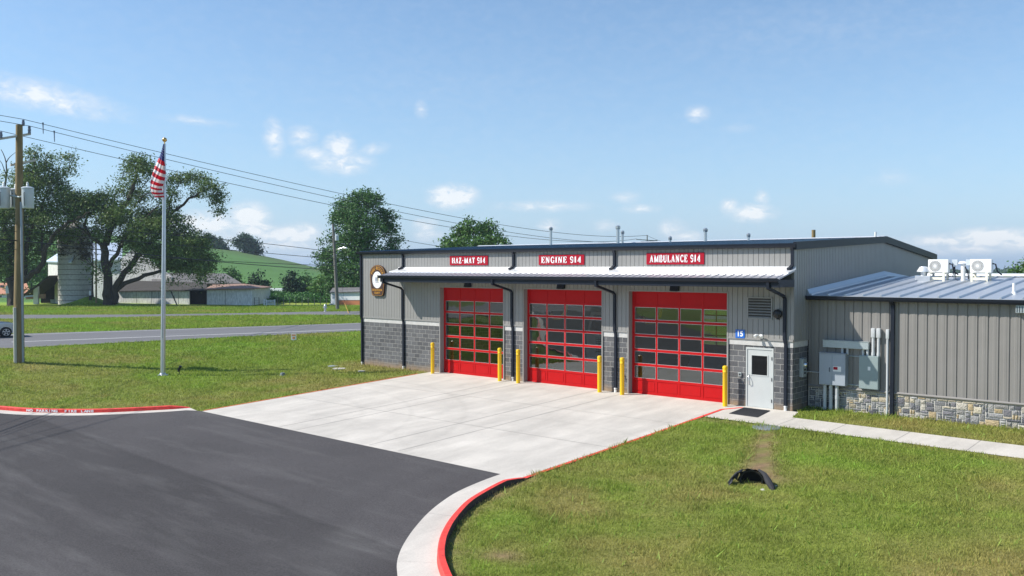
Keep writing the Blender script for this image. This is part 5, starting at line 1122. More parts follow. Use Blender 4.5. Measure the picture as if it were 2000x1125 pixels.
# the big open willows by the farm
pB = GP(213, 596); DB = float((pB - CAM) @ FW)
limbsB = [([(213, 596), (211, 560), (208, 520), (205, 480), (212, 455), (222, 430), (242, 402), (258, 370), (262, 345), (268, 322)], .95),
    ([(208, 492), (190, 470), (168, 452), (166, 435), (174, 412), (190, 395)], .5), ([(222, 592), (225, 560), (245, 535), (270, 500), (298, 468), (320, 440), (345, 408), (380, 378), (410, 366)], .7),
    ([(226, 566), (255, 548), (300, 532), (332, 525), (372, 512), (400, 500)], .48), ([(209, 525), (228, 497), (240, 470), (262, 445), (290, 420), (310, 402)], .45), ([(262, 405), (276, 385), (292, 377), (300, 366)], .2), ([(320, 440), (330, 410), (335, 385), (350, 360)], .22), ([(168, 452), (150, 440), (135, 420), (128, 405)], .22), ([(166, 495), (150, 500), (140, 512)], .1), ([(298, 468), (330, 462), (360, 455), (380, 450)], .2)]
blobsB = [(220, 402, 30, 16, 0, .8), (265, 375, 24, 16, 2, .7), (310, 430, 26, 22, 1, .8), (345, 430, 26, 20, 0, .8), (390, 470, 22, 20, -1, .9), (255, 445, 28, 20, 1, .8), (180, 450, 22, 14, 2, .6), (300, 345, 10, 10, 0, .6), (330, 510, 40, 20, 1, .9),(270, 318, 26, 22, 0, 1), (240, 322, 17, 13, 2, .5), (292, 330, 14, 16, -1, .8), (262, 348, 26, 14, 0, .5), (232, 350, 18, 14, 1, .35), (215, 372, 30, 16, 2, .5), (190, 392, 34, 20, 0, 1), (155, 400, 30, 20, 1, .8), (150, 428, 28, 16, -2, .7), (200, 425, 40, 22, 2, 1), (240, 420, 30, 22, -2, .9), (280, 420, 32, 24, 2, .9), (270, 390, 26, 16, 0, .4),
    (300, 448, 38, 26, -2, 1.1), (340, 462, 38, 26, 2, 1.1), (372, 482, 34, 26, -1, 1.1), (395, 505, 26, 18, 1, 1.), (405, 530, 22, 14, -2, .9), (360, 520, 40, 20, 2, 1), (300, 490, 46, 22, 0, .9), (250, 470, 34, 22, 1, .8), (345, 348, 22, 13, 0, .9), (378, 346, 28, 12, 1, 1), (408, 362, 20, 16, 0, 1), (420, 384, 13, 20, 1, 1), (426, 408, 9, 14, 0, .7), (340, 378, 20, 18, -1, .7), (318, 402, 20, 20, 1, .7), (370, 372, 24, 12, 2, .5), (250, 520, 26, 20, 0, .35), (205, 455, 22, 16, -1, .5), (335, 548, 22, 8, 0, .4), (390, 545, 12, 10, 0, .5), (430, 545, 10, 12, 1, .4), (195, 530, 12, 22, -1, .5)]
tree('willow_tree', 'spreading dark willow with forked trunk and arching right limb behind the flagpole', 'tree', pB, DB, limbsB, blobsB, 'leaf_willow', .34, 2.9, 24, group='old willows by the farm', seed=4, droop=.5, sigk=1.4, aspect=.42, inner=.12)
pA = GP(24, 598); DA = float((pA - CAM) @ FW)
limbsA = [([(24, 598), (24, 560), (26, 530), (20, 480), (10, 440), (-6, 400), (-20, 370)], .9), ([(28, 552), (58, 541), (80, 520), (92, 482), (105, 458), (126, 440), (152, 428), (175, 415)], .62), ([(48, 538), (52, 490), (60, 452), (78, 420), (86, 392), (98, 366), (122, 345)], .42), ([(84, 515), (82, 475), (78, 440), (70, 415)], .3), ([(10, 440), (8, 380), (12, 345), (12, 318), (2, 292)], .28), ([(12, 318), (20, 306), (30, 298)], .1), ([(13, 345), (4, 320), (-4, 308)], .1), ([(78, 420), (60, 390), (62, 350), (68, 322)], .25), ([(-6, 400), (-30, 430), (-60, 430)], .4)]
blobsA = [(90, 350, 36, 22, 1, .8), (40, 400, 36, 26, 0, .9), (90, 405, 36, 22, 0, .9), (40, 450, 40, 26, 1, .9), (95, 455, 34, 18, 1, .6), (150, 412, 30, 18, -1, .9), (45, 340, 20, 22, 0, .6), (25, 490, 30, 26, 1, .8), (75, 318, 34, 14, 1, .6),(64, 300, 20, 14, 0, .7), (92, 300, 24, 9, 1, .25), (130, 308, 22, 10, 0, .7), (112, 330, 34, 18, 1, .45), (60, 338, 30, 18, 0, .7), (70, 365, 40, 20, -2, 1), (110, 372, 34, 20, 1, .8), (140, 390, 34, 20, 0, .9), (168, 392, 24, 18, 2, .8), (25, 378, 30, 20, 2, .5), (8, 345, 14, 12, 0, .35), (15, 420, 38, 26, -1, .9), (62, 425, 38, 26, 1, .8), (105, 430, 34, 18, -2, .6), (130, 455, 26, 14, 0, .5), (10, 470, 34, 26, 0, .8), (60, 480, 30, 26, 2, .6), (10, 520, 30, 26, 0, .9), (48, 515, 18, 16, 0, .5), (-40, 400, 40, 50, 2, .9), (-30, 480, 40, 40, 0, .8), (15, 560, 22, 12, 2, .5)]
tree('willow_tree', 'dark willow with leaning trunk half hidden behind the near utility pole', 'tree', pA, DA, limbsA, blobsA, 'leaf_willow', .34, 2.7, 24, group='old willows by the farm', seed=9, droop=.5, sigk=1.4, aspect=.42, inner=.12)
def simple_tree(label, px, base_py, D, blobs, leaf, size, cl=1.2, per=26, tr=.3, seed=1, group=None, name='tree', **kw):
    b = ground_at(px, base_py, D); top = min(q[1] - q[3] * .4 for q in blobs); pb = 562.5
    # trunk polyline back in pixels
    vb = b - CAM; zy = vb @ FW; by = 562.5 - FPX * (vb @ UP) / zy
    lim = [([(px, by), (px + 1, by * .6 + top * .4), (px - 1, by * .35 + top * .65), (px + 1, top + (by - top) * .12)], tr)]
    for i, q in enumerate(blobs[:8]): 
        s0 = by * .55 + top * .45
        lim.append(([(px, max(s0, q[1] + 6)), ((px + q[0]) / 2, (max(s0, q[1]) + q[1]) / 2), (q[0], q[1])], tr * .45))
    return tree(name, label, 'tree', b, D, lim, blobs, leaf, size, cl, per, tr, group, seed, **kw)
simple_tree('tall dense dark green tree behind the streetlight pole left of the station', 715, 600, 136, [(706, 392, 34, 24, 0, 1.2), (668, 402, 18, 16, 1, .9), (732, 392, 20, 16, -2, .9), (690, 420, 36, 26, -2, 1.2), (742, 425, 28, 26, 1, 1.1), (662, 428, 20, 22, 0, 1), (712, 450, 44, 30, -4, 1.2), (758, 448, 20, 18, 0, 1), (768, 470, 18, 14, 1, .9), (655, 465, 20, 16, 1, .9), (700, 485, 52, 30, -3, 1.3), (640, 498, 22, 14, 0, 1), (624, 506, 12, 7, 0, .8), (632, 474, 10, 7, 0, .7), (655, 520, 30, 24, -2, 1.2), (710, 530, 50, 34, -4, 1.3), (665, 560, 32, 24, -3, 1.1), (715, 565, 44, 26, -2, 1.2), (760, 500, 26, 30, 0, 1)], 'leaf_oak', .36, 1.9, 26, .6, 21, inner=.2, sigk=1.2)
simple_tree('rounded green tree showing over the fire station roof', 928, 600, 105, [(925, 445, 28, 22, 0, 1.2), (898, 455, 20, 16, 1, 1), (955, 448, 22, 18, 0, 1.1), (875, 470, 18, 12, 0, 1), (905, 478, 34, 18, -3, 1.2), (950, 475, 34, 20, -2, 1.2), (980, 470, 15, 12, 0, 1), (930, 505, 60, 24, 0, 1), (880, 500, 26, 18, 0, 1), (925, 535, 50, 24, 0, .8)], 'leaf_maple', .36, 1.8, 26, .5, 22, inner=.2, sigk=1.1)
simple_tree('green tree standing beyond the wing at the right edge', 2004, 560, 75, [(2000, 520, 16, 14, 0, 1.2), (1986, 530, 12, 10, 0, 1), (2016, 515, 20, 18, 0, 1.1), (2000, 545, 24, 14, 0, 1.1), (2030, 540, 26, 24, 0, 1), (1984, 545, 9, 6, 0, .8)], 'leaf_maple', .26, 2.4, 24, .3, 23, inner=.2)
G1 = 'trees along the field edge'
simple_tree('dark rounded tree right of the rusty shed roof', 502, 583, 152, [(500, 545, 15, 14, 0, 1.1), (492, 562, 15, 14, 0, 1.1), (514, 560, 13, 14, 1, 1.1), (503, 570, 20, 10, 0, 1)], 'leaf_far', .42, 1.3, 24, .3, 31, G1, inner=.2)
simple_tree('upright dark tree left of the paired field trees', 572, 583, 155, [(568, 540, 13, 13, 0, 1.1), (562, 556, 15, 15, 0, 1.1), (578, 555, 15, 14, 1, 1.1), (570, 570, 16, 10, 0, .9)], 'leaf_far', .42, 1.3, 24, .3, 32, G1, inner=.2)
simple_tree('lower brownish tree close right of the upright field tree', 598, 583, 158, [(597, 545, 12, 12, 0, 1.1), (603, 560, 12, 12, 0, 1.1), (590, 566, 12, 12, 1, 1.)], 'leaf_oak', .42, 1.3, 24, .25, 33, G1, inner=.2)
simple_tree('light green young tree left of the streetlight pole', 628, 586, 140, [(624, 552, 14, 12, 0, 1.), (636, 545, 12, 14, 0, 1.), (618, 566, 14, 10, 0, 1.), (640, 562, 15, 12, 0, 1.)], 'leaf_light', .36, 1.4, 24, .25, 34, G1, inner=.2)
simple_tree('hazy green bushy tree rising behind the long shed', 447, 583, 150, [(448, 533, 16, 11, 0, 1.1), (438, 545, 16, 12, 0, 1.1), (460, 546, 13, 12, 1, 1.1)], 'leaf_oak', .42, 1.3, 24, .25, 35, G1, inner=.2)
G2 = 'trees on the grassy hill'
for i, (px, bl, lab) in enumerate(((404, [(405, 466, 11, 8, 0, 1.1), (400, 478, 14, 10, 0, 1.1), (396, 490, 16, 8, 0, 1)], 'leftmost rounded tree on the hill crest'), (429, [(428, 474, 9, 9, 0, 1.1), (424, 488, 13, 8, 0, 1.1), (434, 484, 8, 10, 0, 1.1)], 'second hill tree between the left one and the tall open one'), (478, [(478, 465, 12, 7, 0, 1.1), (464, 474, 9, 6, 0, 1.), (492, 474, 9, 6, 0, 1.), (480, 480, 14, 9, 0, 1.)], 'tall open crowned tree on the hill'), (496, [(490, 490, 13, 8, 0, 1.1), (503, 488, 8, 8, 0, 1.1)], 'low dark tree at the right foot of the tall hill tree'))):
    simple_tree(lab, px, 500, 385, bl, 'leaf_far', .95, 1.0, 22, .5, 40 + i, G2, inner=.2, twigs=False, sigk=1.5)
G3 = 'bright trees on the bank behind the barns'
for i, (px, bl, lab) in enumerate(((60, [(55, 520, 26, 22, 0, 1.), (75, 545, 26, 20, 0, 1.), (40, 545, 26, 20, 0, 1)], 'bright green tree left of the silo behind the willow trunk'), (105, [(100, 500, 26, 26, 0, 1.), (88, 525, 24, 22, 0, 1.), (110, 540, 20, 24, 0, 1)], 'bright green tree directly behind the white milk house'), (10, [(10, 520, 30, 26, 0, 1.), (-20, 540, 30, 26, 0, 1), (30, 490, 26, 22, 0, 1)], 'bright green tree at the far left edge behind the willow'))):
    simple_tree(lab, px, 583, 175, bl, 'leaf_light', .45, 1.2, 22, .3, 50 + i, G3, inner=.2, twigs=False)
simple_tree('brownish vine covered tree rising beside the tall silo', 181, 590, DB + 2, [(140, 472, 22, 20, 0, .9), (168, 486, 16, 24, 0, 1.), (178, 455, 14, 12, 0, .8), (128, 490, 14, 12, 0, .8), (150, 452, 18, 10, 0, .7)], 'leaf_vine', .3, 1.5, 22, .2, 61, None, droop=.4)
def woods():
    rng = np.random.default_rng(8); v = []; n = 5200
    px = rng.uniform(330, 2300, n); D = rng.uniform(820, 1000, n); h = 7 + 5 * fbm(px / 14, px * 0, 5, 3) + 8 * fbm(px / 90, px * 0, 15, 2)
    c = CAM + F0 * D[:, None] + RT * ((px - 1000) / FPX * D)[:, None]; zb = G(c[:, 0], c[:, 1]); c[:, 2] = zb + h * rng.random(n) * .62 - 4.8
    vv, f = leaf_mesh(c, np.full((n, 3), 1.6), 5, 3.2, rng, 0, .8); o = np_mesh('distant_woods', vv, f, 'leaf_far'); tag(o, 'far off line of bluish woods along the horizon', 'woods', kind='stuff')
woods()
def crops():
    rng = np.random.default_rng(12); n = 9000; px = rng.uniform(485, 720, n); D = np.round(rng.uniform(129, 165, n) / .9) * .9
    c = CAM + F0 * D[:, None] + RT * ((px - 1000) / FPX * D)[:, None]; c[:, 2] = G(c[:, 0], c[:, 1]) + .35 + .25 * rng.random(n)
    vv, f = leaf_mesh(c, np.full((n, 3), .22), 4, .34, rng, 0, .7); o = np_mesh('field_crop', vv, f, 'leaf_crop'); tag(o, 'low leafy green crop growing in the flat field beyond the fence', 'crop', kind='stuff')
crops()
# ================================================================== farm buildings (front walls square to the lane that faces us)
SL = [0, 0]      # wall turned a little: metres farther per pixel left of SL[1]
def px_prism(mb, poly, D, dep, d0=0):
    A = [DP(px, py, D + SL[0] * (SL[1] - px)) + F0 * d0 for px, py in poly]; n = len(poly); B_ = [a + F0 * dep for a in A]
    tr = tessellate_polygon([[Vector((a, -b_, 0)) for a, b_ in poly]])
    mb.add(A + B_, [tuple(t) for t in tr] + [tuple(n + i for i in t[::-1]) for t in tr] + [(i, (i + 1) % n, n + (i + 1) % n, n + i) for i in range(n)]); return mb
def roof_quad(mb, front, back, D, d0, d1, th=.15):   # front eave pixels at D+d0, back (ridge) pixels at D+d1
    a, b_ = [DP(px, py, D + d0 + SL[0] * (SL[1] - px)) for px, py in front]; c, d = [DP(px, py, D + d1 + SL[0] * (SL[1] - px)) for px, py in back]; t_ = np.array([0, 0, th])
    mb.hexa([a - t_, b_ - t_, d - t_, c - t_], [a, b_, d, c])
S0 = float((GP(300, 597) - CAM) @ FW) + 1
r = wthing('long_shed', tuple(GP(362, 597)), 'long low white walled cattle shed with dark opening and rusty roof at its right end', 'shed')
yb = 599; SL = [.03, 492]
b = MB(); px_prism(b, [(228, 569), (370, 567), (370, yb), (228, yb)], S0, .25); px_prism(b, [(404, 566), (492, 563), (492, yb), (404, yb)], S0, .25); px_prism(b, [(489, 563), (492, 563), (492, yb), (489, yb)], S0, 9, .26)
px_prism(b, [(228, 569), (231, 569), (231, yb), (228, yb)], S0, 7, .26); b.build('wall', 'barn_white', r)
b = MB(); px_prism(b, [(358, 567), (406, 566), (406, yb), (358, yb)], S0, .2, .9); b.build('opening_shade', 'barn_shadow', r)  # dark sheet just behind the opening stands for the shade inside the shed
b = MB(); roof_quad(b, ((226, 568), (404, 566)), ((262, 548), (404, 552)), S0, -.5, 5); b.build('lean_to_roof', 'barn_dark', r)
b = MB(); roof_quad(b, ((398, 565), (497, 563)), ((415, 556), (476, 554)), S0, -.5, 5); roof_quad(b, ((497, 563), (497, 563)), ((476, 554), (476, 554)), S0, -.5, 5); 
a_ = [DP(497, 563, S0 - .5), DP(497, 563, S0 - .5) + F0 * 9, DP(476, 554, S0 + 5)]; b.add(a_ + [p - np.array([0, 0, .1]) for p in a_], [(0, 1, 2), (5, 4, 3), (0, 3, 4, 1), (1, 4, 5, 2), (2, 5, 3, 0)]); b.build('rusty_roof', 'rust_roof', r)
b = MB(); b.tube([DP(333, 567, S0 - .3), DP(346, 597, S0 - 1.2)], .09, 5); b.build('leaning_prop', 'barn_dark', r)
b = MB()
for px in (266, 296, 310, 348, 440): px_prism(b, [(px, 569), (px + .5, 569), (px + .5, yb - 2), (px, yb - 2)], S0, .03, -.04)
b.build('wall_seams', 'barn_dark', r)
S1 = S0 + 9
r = wthing('barn', tuple(DP(300, 585, S1)), 'big grey barn with pale metal roof standing behind the forked willow', 'barn')
b = MB(); px_prism(b, [(236, 505), (262, 484), (335, 540), (335, 585), (236, 590)], S1, .3); px_prism(b, [(182, 506), (236, 506), (236, 590), (182, 590)], S1 + 1, .3); px_prism(b, [(300, 552), (470, 552), (470, 580), (300, 580)], S1 - 1.8, .3); b.build('wall', 'barn_white', r)
b = MB(); roof_quad(b, ((176, 508), (238, 506)), ((176, 474), (240, 474)), S1, 0, 9); roof_quad(b, ((238, 504), (238, 504)), ((260, 482), (260, 482)), S1, 0, 9); b.build('metal_roof', 'barn_roof', r)
b = MB(); roof_quad(b, ((296, 553), (472, 553)), ((296, 532), (440, 534)), S1, -3, 5); b.build('rear_roof', 'old_roof', r)
SL = [0, 0]; SS = S0 + 3
cs = DP(147, 592, SS); k_ = SS / FPX; R_ = 30 * k_; h0 = 592 - 592; zt = DP(147, 456, SS)[2]
r = wthing('silo', (cs[0], cs[1], gz(cs[0], cs[1])), 'tall round grey concrete silo with dark hoops', 'silo')
gzs = gz(cs[0], cs[1]); b = MB(); b.lathe([(R_, -.3), (R_, zt - gzs - .5), (R_ * .9, zt - gzs + .6), (R_ * .55, zt - gzs + 1.5), (.05, zt - gzs + 1.9)], (cs[0], cs[1], gzs), 28); b.build('tower', 'silo', r, smooth=True)
b = MB(); 
for q in range(14):
    z_ = gzs + .5 + q * .72
    if z_ < zt - .6: b.lathe([(R_ + .005, -.03), (R_ + .04, -.03), (R_ + .04, .03), (R_ + .005, .03)], (cs[0], cs[1], z_), 28)
b.build('hoops', 'silo_dark', r)
r = wthing('milk_house', tuple(DP(106, 592, SS + 1)), 'small white milk house with pale metal roof beside the silo', 'shed'); SL = [.20, 122]
b = MB(); px_prism(b, [(94, 511), (122, 511), (122, 594), (94, 594)], SS + 1, 5); b.build('wall', 'barn_white', r)
b = MB(); roof_quad(b, ((89, 510), (140, 512)), ((132, 482), (150, 484)), SS, 0, 5); b.build('metal_roof', 'barn_roof', r)
b = MB(); px_prism(b, [(103, 566), (108, 566), (108, 588), (103, 588)], SS + .95, .04); b.build('door', 'silo_dark', r)
SL = [0, 0]
r = wthing('lean_to', tuple(DP(74, 594, SS)), 'open dark lean-to with white post left of the milk house', 'shed')
b = MB(); A = [DP(45, 575, SS - 1), DP(96, 538, SS - 1)]; B_ = [p + F0 * 6 for p in A]; t_ = np.array([0, 0, .2]); b.hexa([A[0] - t_, A[1] - t_, B_[1] - t_, B_[0] - t_], [A[0], A[1], B_[1], B_[0]]); b.build('roof', 'barn_dark', r)
b = MB(); px_prism(b, [(65, 563), (74, 557), (74, 594), (65, 594)], SS - .5, .4); b.build('post', 'house_white', r)
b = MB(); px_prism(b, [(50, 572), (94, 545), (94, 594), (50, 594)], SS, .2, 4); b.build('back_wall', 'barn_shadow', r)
b = MB(); px_prism(b, [(50, 580), (65, 579), (65, 584), (50, 585)], SS - .4, .1); px_prism(b, [(76, 575), (86, 574), (86, 583), (76, 583)], SS - .6, .5); b.build('stored_boards', 'rust_roof', r)
r = wthing('trough', tuple(GP(104, 592)), 'dark green water trough in front of the milk house', 'trough'); gt = GP(104, 592.5); Dt = float((gt - CAM) @ FW)
b = MB(); px_prism(b, [(98, 585), (112, 585), (111, 592), (99, 592)], Dt, .8); b.build('tub', 'cab_green', r)
SL = [.04, 50]; S2 = 152
r = wthing('farm_house', tuple(ground_at(20, 590, S2)), 'low white house with orange roof at the far left edge', 'house')
b = MB(); px_prism(b, [(-40, 573), (50, 573), (50, 592), (-40, 592)], S2, 7); b.build('wall', 'house_white', r)
b = MB(); roof_quad(b, ((-44, 575), (60, 572)), ((-44, 552), (52, 553)), S2, -.6, 4); b.build('roof', 'orange_roof', r)
b = MB(); px_prism(b, [(0, 577), (3, 577), (3, 586), (0, 586)], S2 - .05, .04); px_prism(b, [(-20, 577), (-15, 577), (-15, 583), (-20, 583)], S2 - .05, .04); b.build('window', 'car_glass', r)
b = MB(); px_prism(b, [(0, 557), (7, 557), (7, 562), (0, 562)], S2 + 1.2, .3); b.build('skylight', 'car_glass', r)
S3 = float((GP(650, 596) - CAM) @ FW)
SL = [.035, 702]
r = wthing('mobile_home', tuple(GP(650, 596)), 'white home on a brick skirt with a glazed door just left of the station', 'house')
b = MB(); px_prism(b, [(646, 569), (760, 567), (760, 586), (662, 586), (662, 596), (646, 596)], S3, 5); b.build('wall', 'house_white', r)
b = MB(); px_prism(b, [(662.2, 586.3), (760, 586.3), (760, 597), (662.2, 597)], S3 + .05, 4.8); b.build('brick_skirt', 'brick_red', r)
b = MB(); roof_quad(b, ((644, 570), (762, 568)), ((650, 562), (762, 560)), S3, -.3, 3); b.build('roof', 'old_roof', r)
b = MB(); px_prism(b, [(648, 572), (655, 572), (655, 595), (648, 595)], S3 - .06, .05); dd = b.build('door', 'house_white', r); b = MB(); px_prism(b, [(649.5, 574), (653.5, 574), (653.5, 583), (649.5, 583)], S3 - .08, .015); b.build('door_glass_panel', 'cab_gray', dd)
b = MB(); px_prism(b, [(643, 593), (647, 593), (647, 597), (643, 597)], S3 - .8, .7); b.build('step', 'precast', r)
SL = [.04, 553]; S4 = 172; pt = ground_at(536, 576, S4)
r = wthing('travel_trailer', tuple(pt), 'long white trailer parked beyond the field trees', 'trailer')
b = MB(); px_prism(b, [(521, 566), (524, 563.5), (551, 563.5), (553, 566), (553, 574), (521, 574)], S4, 2.6); b.build('body', 'house_white', r)
b = MB(); px_prism(b, [(524, 567), (528, 567), (528, 569.5), (524, 569.5)], S4 - .05, .04); px_prism(b, [(536, 567), (541, 567), (541, 569.5), (536, 569.5)], S4 - .05, .04); b.build('window', 'car_glass', r)
b = MB(); wv = DP(538, 575, S4); b.tube([wv, wv + F0 * 2.4], .35, 14); b.build('wheel', 'tyre', r)
SL = [0, 0]
# gate and wire fence by the field
pg = GP(526, 597); Dg = float((pg - CAM) @ FW); r = wthing('white_gate', tuple(pg), 'white board gate and post in the field fence', 'gate')
b = MB()
for z_ in (586, 588.6, 591.2, 593.8): px_prism(b, [(520, z_), (537, z_), (537, z_ + 1.4), (520, z_ + 1.4)], Dg, .05)
b.build('boards', 'house_white', r)
for px in (519, 536): b = MB(); px_prism(b, [(px, 585), (px + 1.6, 585), (px + 1.6, 598), (px, 598)], Dg - .06, .1, 0); b.build('gate_post', 'house_white', r)
b = MB(); px_prism(b, [(514.5, 584.5), (517, 584.5), (517, 598), (514.5, 598)], Dg, .2); b.build('end_post', 'house_white', r)
def wire_fence():
    P = [GP(px, 597.5) for px in (497, 506)] + [GP(px, 597.5) for px in range(542, 650, 12)]; r = wthing('wire_fence', tuple(P[0]), 'thin post and wire fence in front of the crop field', 'fence')
    for p in P: b = MB(); b.tube([p - np.array([0, 0, .2]), p + np.array([0, 0, 1.15])], .05, 6); b.build('post', 'pole_gray', r)
    for seg in (P[:2], P[2:]):
        for h in (.4, .75, 1.1): b = MB(); b.tube([p + np.array([0, 0, h]) for p in seg], .012, 4); b.build('strand', 'wire', r)
wire_fence()
# ================================================================== poles and lines
p1 = GP(38, 708); D1_ = float((p1 - CAM) @ FW); K1 = D1_ / FPX
def at1(px, py, dd=0): return DP(px, py, D1_ + dd)
r = wthing('utility_pole', tuple(p1), 'near tall brown wooden utility pole with three transformers on the left lawn', 'utility pole')
top = at1(37.5, 244); b = MB(); b.tube([p1 - np.array([0, 0, .4]), p1 + np.array([0, 0, 3]), (p1 + top) / 2, top], [.235, .225, .195, .155], 14); b.build('pole', 'pole_wood', r, smooth=True)
b = MB(); q = p1 - FW * .26 + RT * (-.06); b.box(0, 0, 0, 0, 0, 0); b = MB(); b.tube([q + np.array([0, 0, -.2]), q + np.array([0, 0, 2.75])], .075, 10); b.build('cable_guard', 'arm_wood', r, smooth=True)
q = p1 + RT * .22 - FW * .08; b = MB(); b.tube([q + np.array([0, 0, -.2]), q + np.array([0, 0, (at1(44, 395)[2] - p1[2])])], .055, 8); b.build('riser_conduit', 'cab_gray', r, smooth=True)
def beam(a, c, hw=.06, hh=.055): 
    b = MB(); a = Vector(a); c = Vector(c); d = (c - a).normalized(); s_ = d.cross(Vector((0, 0, 1))).normalized() * hw; u = Vector((0, 0, hh)); b.hexa([a - s_ - u, a + s_ - u, c + s_ - u, c - s_ - u], [a - s_ + u, a + s_ + u, c + s_ + u, c - s_ + u]); return b
beam(at1(-30, 276, -1.0), at1(60, 261.5, .3)).build('crossarm', 'arm_wood', r); beam(at1(20, 323, .3), at1(70, 312.5, 1.2)).build('crossarm', 'arm_wood', r)
for px, py0, py1 in ((45.5, 234, 246), (57.5, 246, 261), (2, 257, 270)):
    a = at1(px, py1, .1 if px > 5 else -.6); c = at1(px, py0, .1 if px > 5 else -.6); h = c[2] - a[2]; b = MB(); b.lathe([(.03, 0), (.07, .02), (.07, h * .25), (.05, h * .3), (.075, h * .35), (.075, h * .6), (.05, h * .65), (.065, h * .7), (.06, h * .95), (.02, h)], tuple(a), 10); b.build('insulator', 'insulator', r, smooth=True)
for px, py0, py1, dd in ((8, 367, 407, -.1), (31, 370, 406, .45), (54.5, 367, 407, -.1)):
    c = at1(px, py1, dd); h = (py1 - py0) * K1; R_ = 11.3 * K1; b = MB(); b.lathe([(R_ * .92, 0), (R_ * .95, .02), (R_ * .95, h - .06), (R_ * 1.03, h - .05), (R_ * 1.03, h), (R_ * .7, h + .05), (.02, h + .07)], tuple(c), 22); tr_ = b.build('transformer', 'can_gray', r, smooth=True)
    b = MB(); b.lathe([(.055, 0), (.075, .03), (.05, .06), (.07, .1), (.05, .13), (.06, .17), (.02, .24)], (c[0], c[1], c[2] + h + .05), 10); b.build('bushing', 'can_gray', tr_, smooth=True)
    b = MB(); q = np.array([c[0], c[1], c[2]]) - FW * R_; b.tube([q + np.array([0, 0, h * .75]), q - FW * .06 + np.array([0, 0, h * .7]), q - FW * .05 + RT * .03 + np.array([0, 0, .1])], .015, 6); b.build('lead', 'wire', tr_)
b = MB(); q = at1(38, 385, -.22); b.tube([at1(20, 382, -.05), q, at1(47, 382, -.05)], .045, 8); b.build('mounting_bracket', 'galv', r)
for px, py in ((84, 244), (106, 260)):
    a = at1(px, py, 1.5); b = MB(); b.tube([a + np.array([0, 0, .12]), a, a + np.array([.02, 0, -.45])], [.05, .03, .02], 6); b.build('lightning_arrester', 'insulator', r)
# far poles
p3 = ground_at(1264, 520, 215); r3 = wthing('utility_pole', tuple(p3), 'distant pole with crossarms peeking over the station roof', 'utility pole'); t3 = DP(1264, 459, 215)
b = MB(); b.tube([p3 - np.array([0, 0, .3]), t3], [.2, .13], 8); b.build('pole', 'pole_gray', r3); beam(DP(1243, 467.5, 213), DP(1284, 470.5, 217), .08, .08).build('crossarm', 'pole_gray', r3); beam(DP(1251, 472, 215), DP(1279, 471, 215), .08, .08).build('crossarm', 'pole_gray', r3)
p4 = ground_at(1589, 520, 62); r4 = wthing('utility_pole', tuple(p4), 'bare brown pole top behind the right part of the station roof', 'utility pole'); b = MB(); b.tube([p4, DP(1589, 449, 62)], [.17, .13], 10); b.build('pole', 'pole_wood', r4, smooth=True)
p2 = GP(659.5, 605); D2_ = float((p2 - CAM) @ FW); r2 = wthing('utility_pole', tuple(p2), 'leaning grey pole with streetlight arm left of the station', 'utility pole')
b = MB(); t2 = DP(650.5, 437, D2_); b.tube([p2 - np.array([0, 0, .3]), (p2 * .5 + t2 * .5), t2], [.21, .18, .13], 10); b.build('pole', 'pole_gray', r2, smooth=True)
b = MB(); b.tube([DP(655, 490, D2_), DP(661, 486, D2_ - .3), DP(668, 484.5, D2_ - .5)], .04, 6); am = b.build('lamp_arm', 'silver', r2); b = MB(); b.tube([DP(667, 485.2, D2_ - .5), DP(671, 484.5, D2_ - .6), DP(678, 484.8, D2_ - .8)], [.06, .17, .10], 10); b.build('lamp_head', 'silver', am, smooth=True)
b = MB(); c = DP(658, 470, D2_ - .1); b.lathe([(.2, 0), (.22, .02), (.22, .6), (.1, .68)], tuple(c), 12); b.build('transformer', 'can_gray', r2, smooth=True)
def cable(a, c, sag, label, ra=.016, rb=.035, ext=None, name='power_line', group='overhead wires'):
    a, c = F3(a), F3(c); P = []; R_ = []
    if ext is not None:
        e = a + (a - c) / np.linalg.norm(a - c) * 45 + np.array(ext)
        for k in range(8): t_ = k / 8; q = e * (1 - t_) + a * t_; q = q - np.array([0, 0, 4 * .5 * t_ * (1 - t_)]); P.append(q); R_.append(ra)
    for k in range(41): t_ = k / 40; q = a * (1 - t_) + c * t_ - np.array([0, 0, 4 * sag * t_ * (1 - t_)]); P.append(q); R_.append(ra + (rb - ra) * t_)
    b = MB(); b.tube(P, R_, 5); o = b.build(name, 'wire', off=tuple(a)); tag(o, label, 'wire', group); return o
def fit_sag(a, c, px, py):
    best = None
    for t_ in np.linspace(0, 1, 801):
        q = F3(a) * (1 - t_) + F3(c) * t_; v = q - CAM; x = 1000 + FPX * (v @ RT) / (v @ FW)
        if best is None or abs(x - px) < best[0]: best = (abs(x - px), t_, q, v @ FW)
    _, t_, q, z = best; zt_ = DP(px, py, z)[2]; return (q[2] - zt_) / (4 * t_ * (1 - t_))
A = [at1(45.5, 233, .1), at1(57.5, 246, .1), at1(2, 256, -.6)]; B3 = [DP(1264, 459.5, 215), DP(1284, 469, 217), DP(1243, 466.5, 213)]
for a, c, (px, py), lab in zip(A, B3, ((840, 414), (840, 426), (840, 437)), ('top', 'middle', 'lowest')):
    s_ = fit_sag(a, c, px, py); cable(a, c, s_, '%s of the three high wires sweeping from the near pole across the sky' % lab, .014, .05, (0, 0, 1.2))
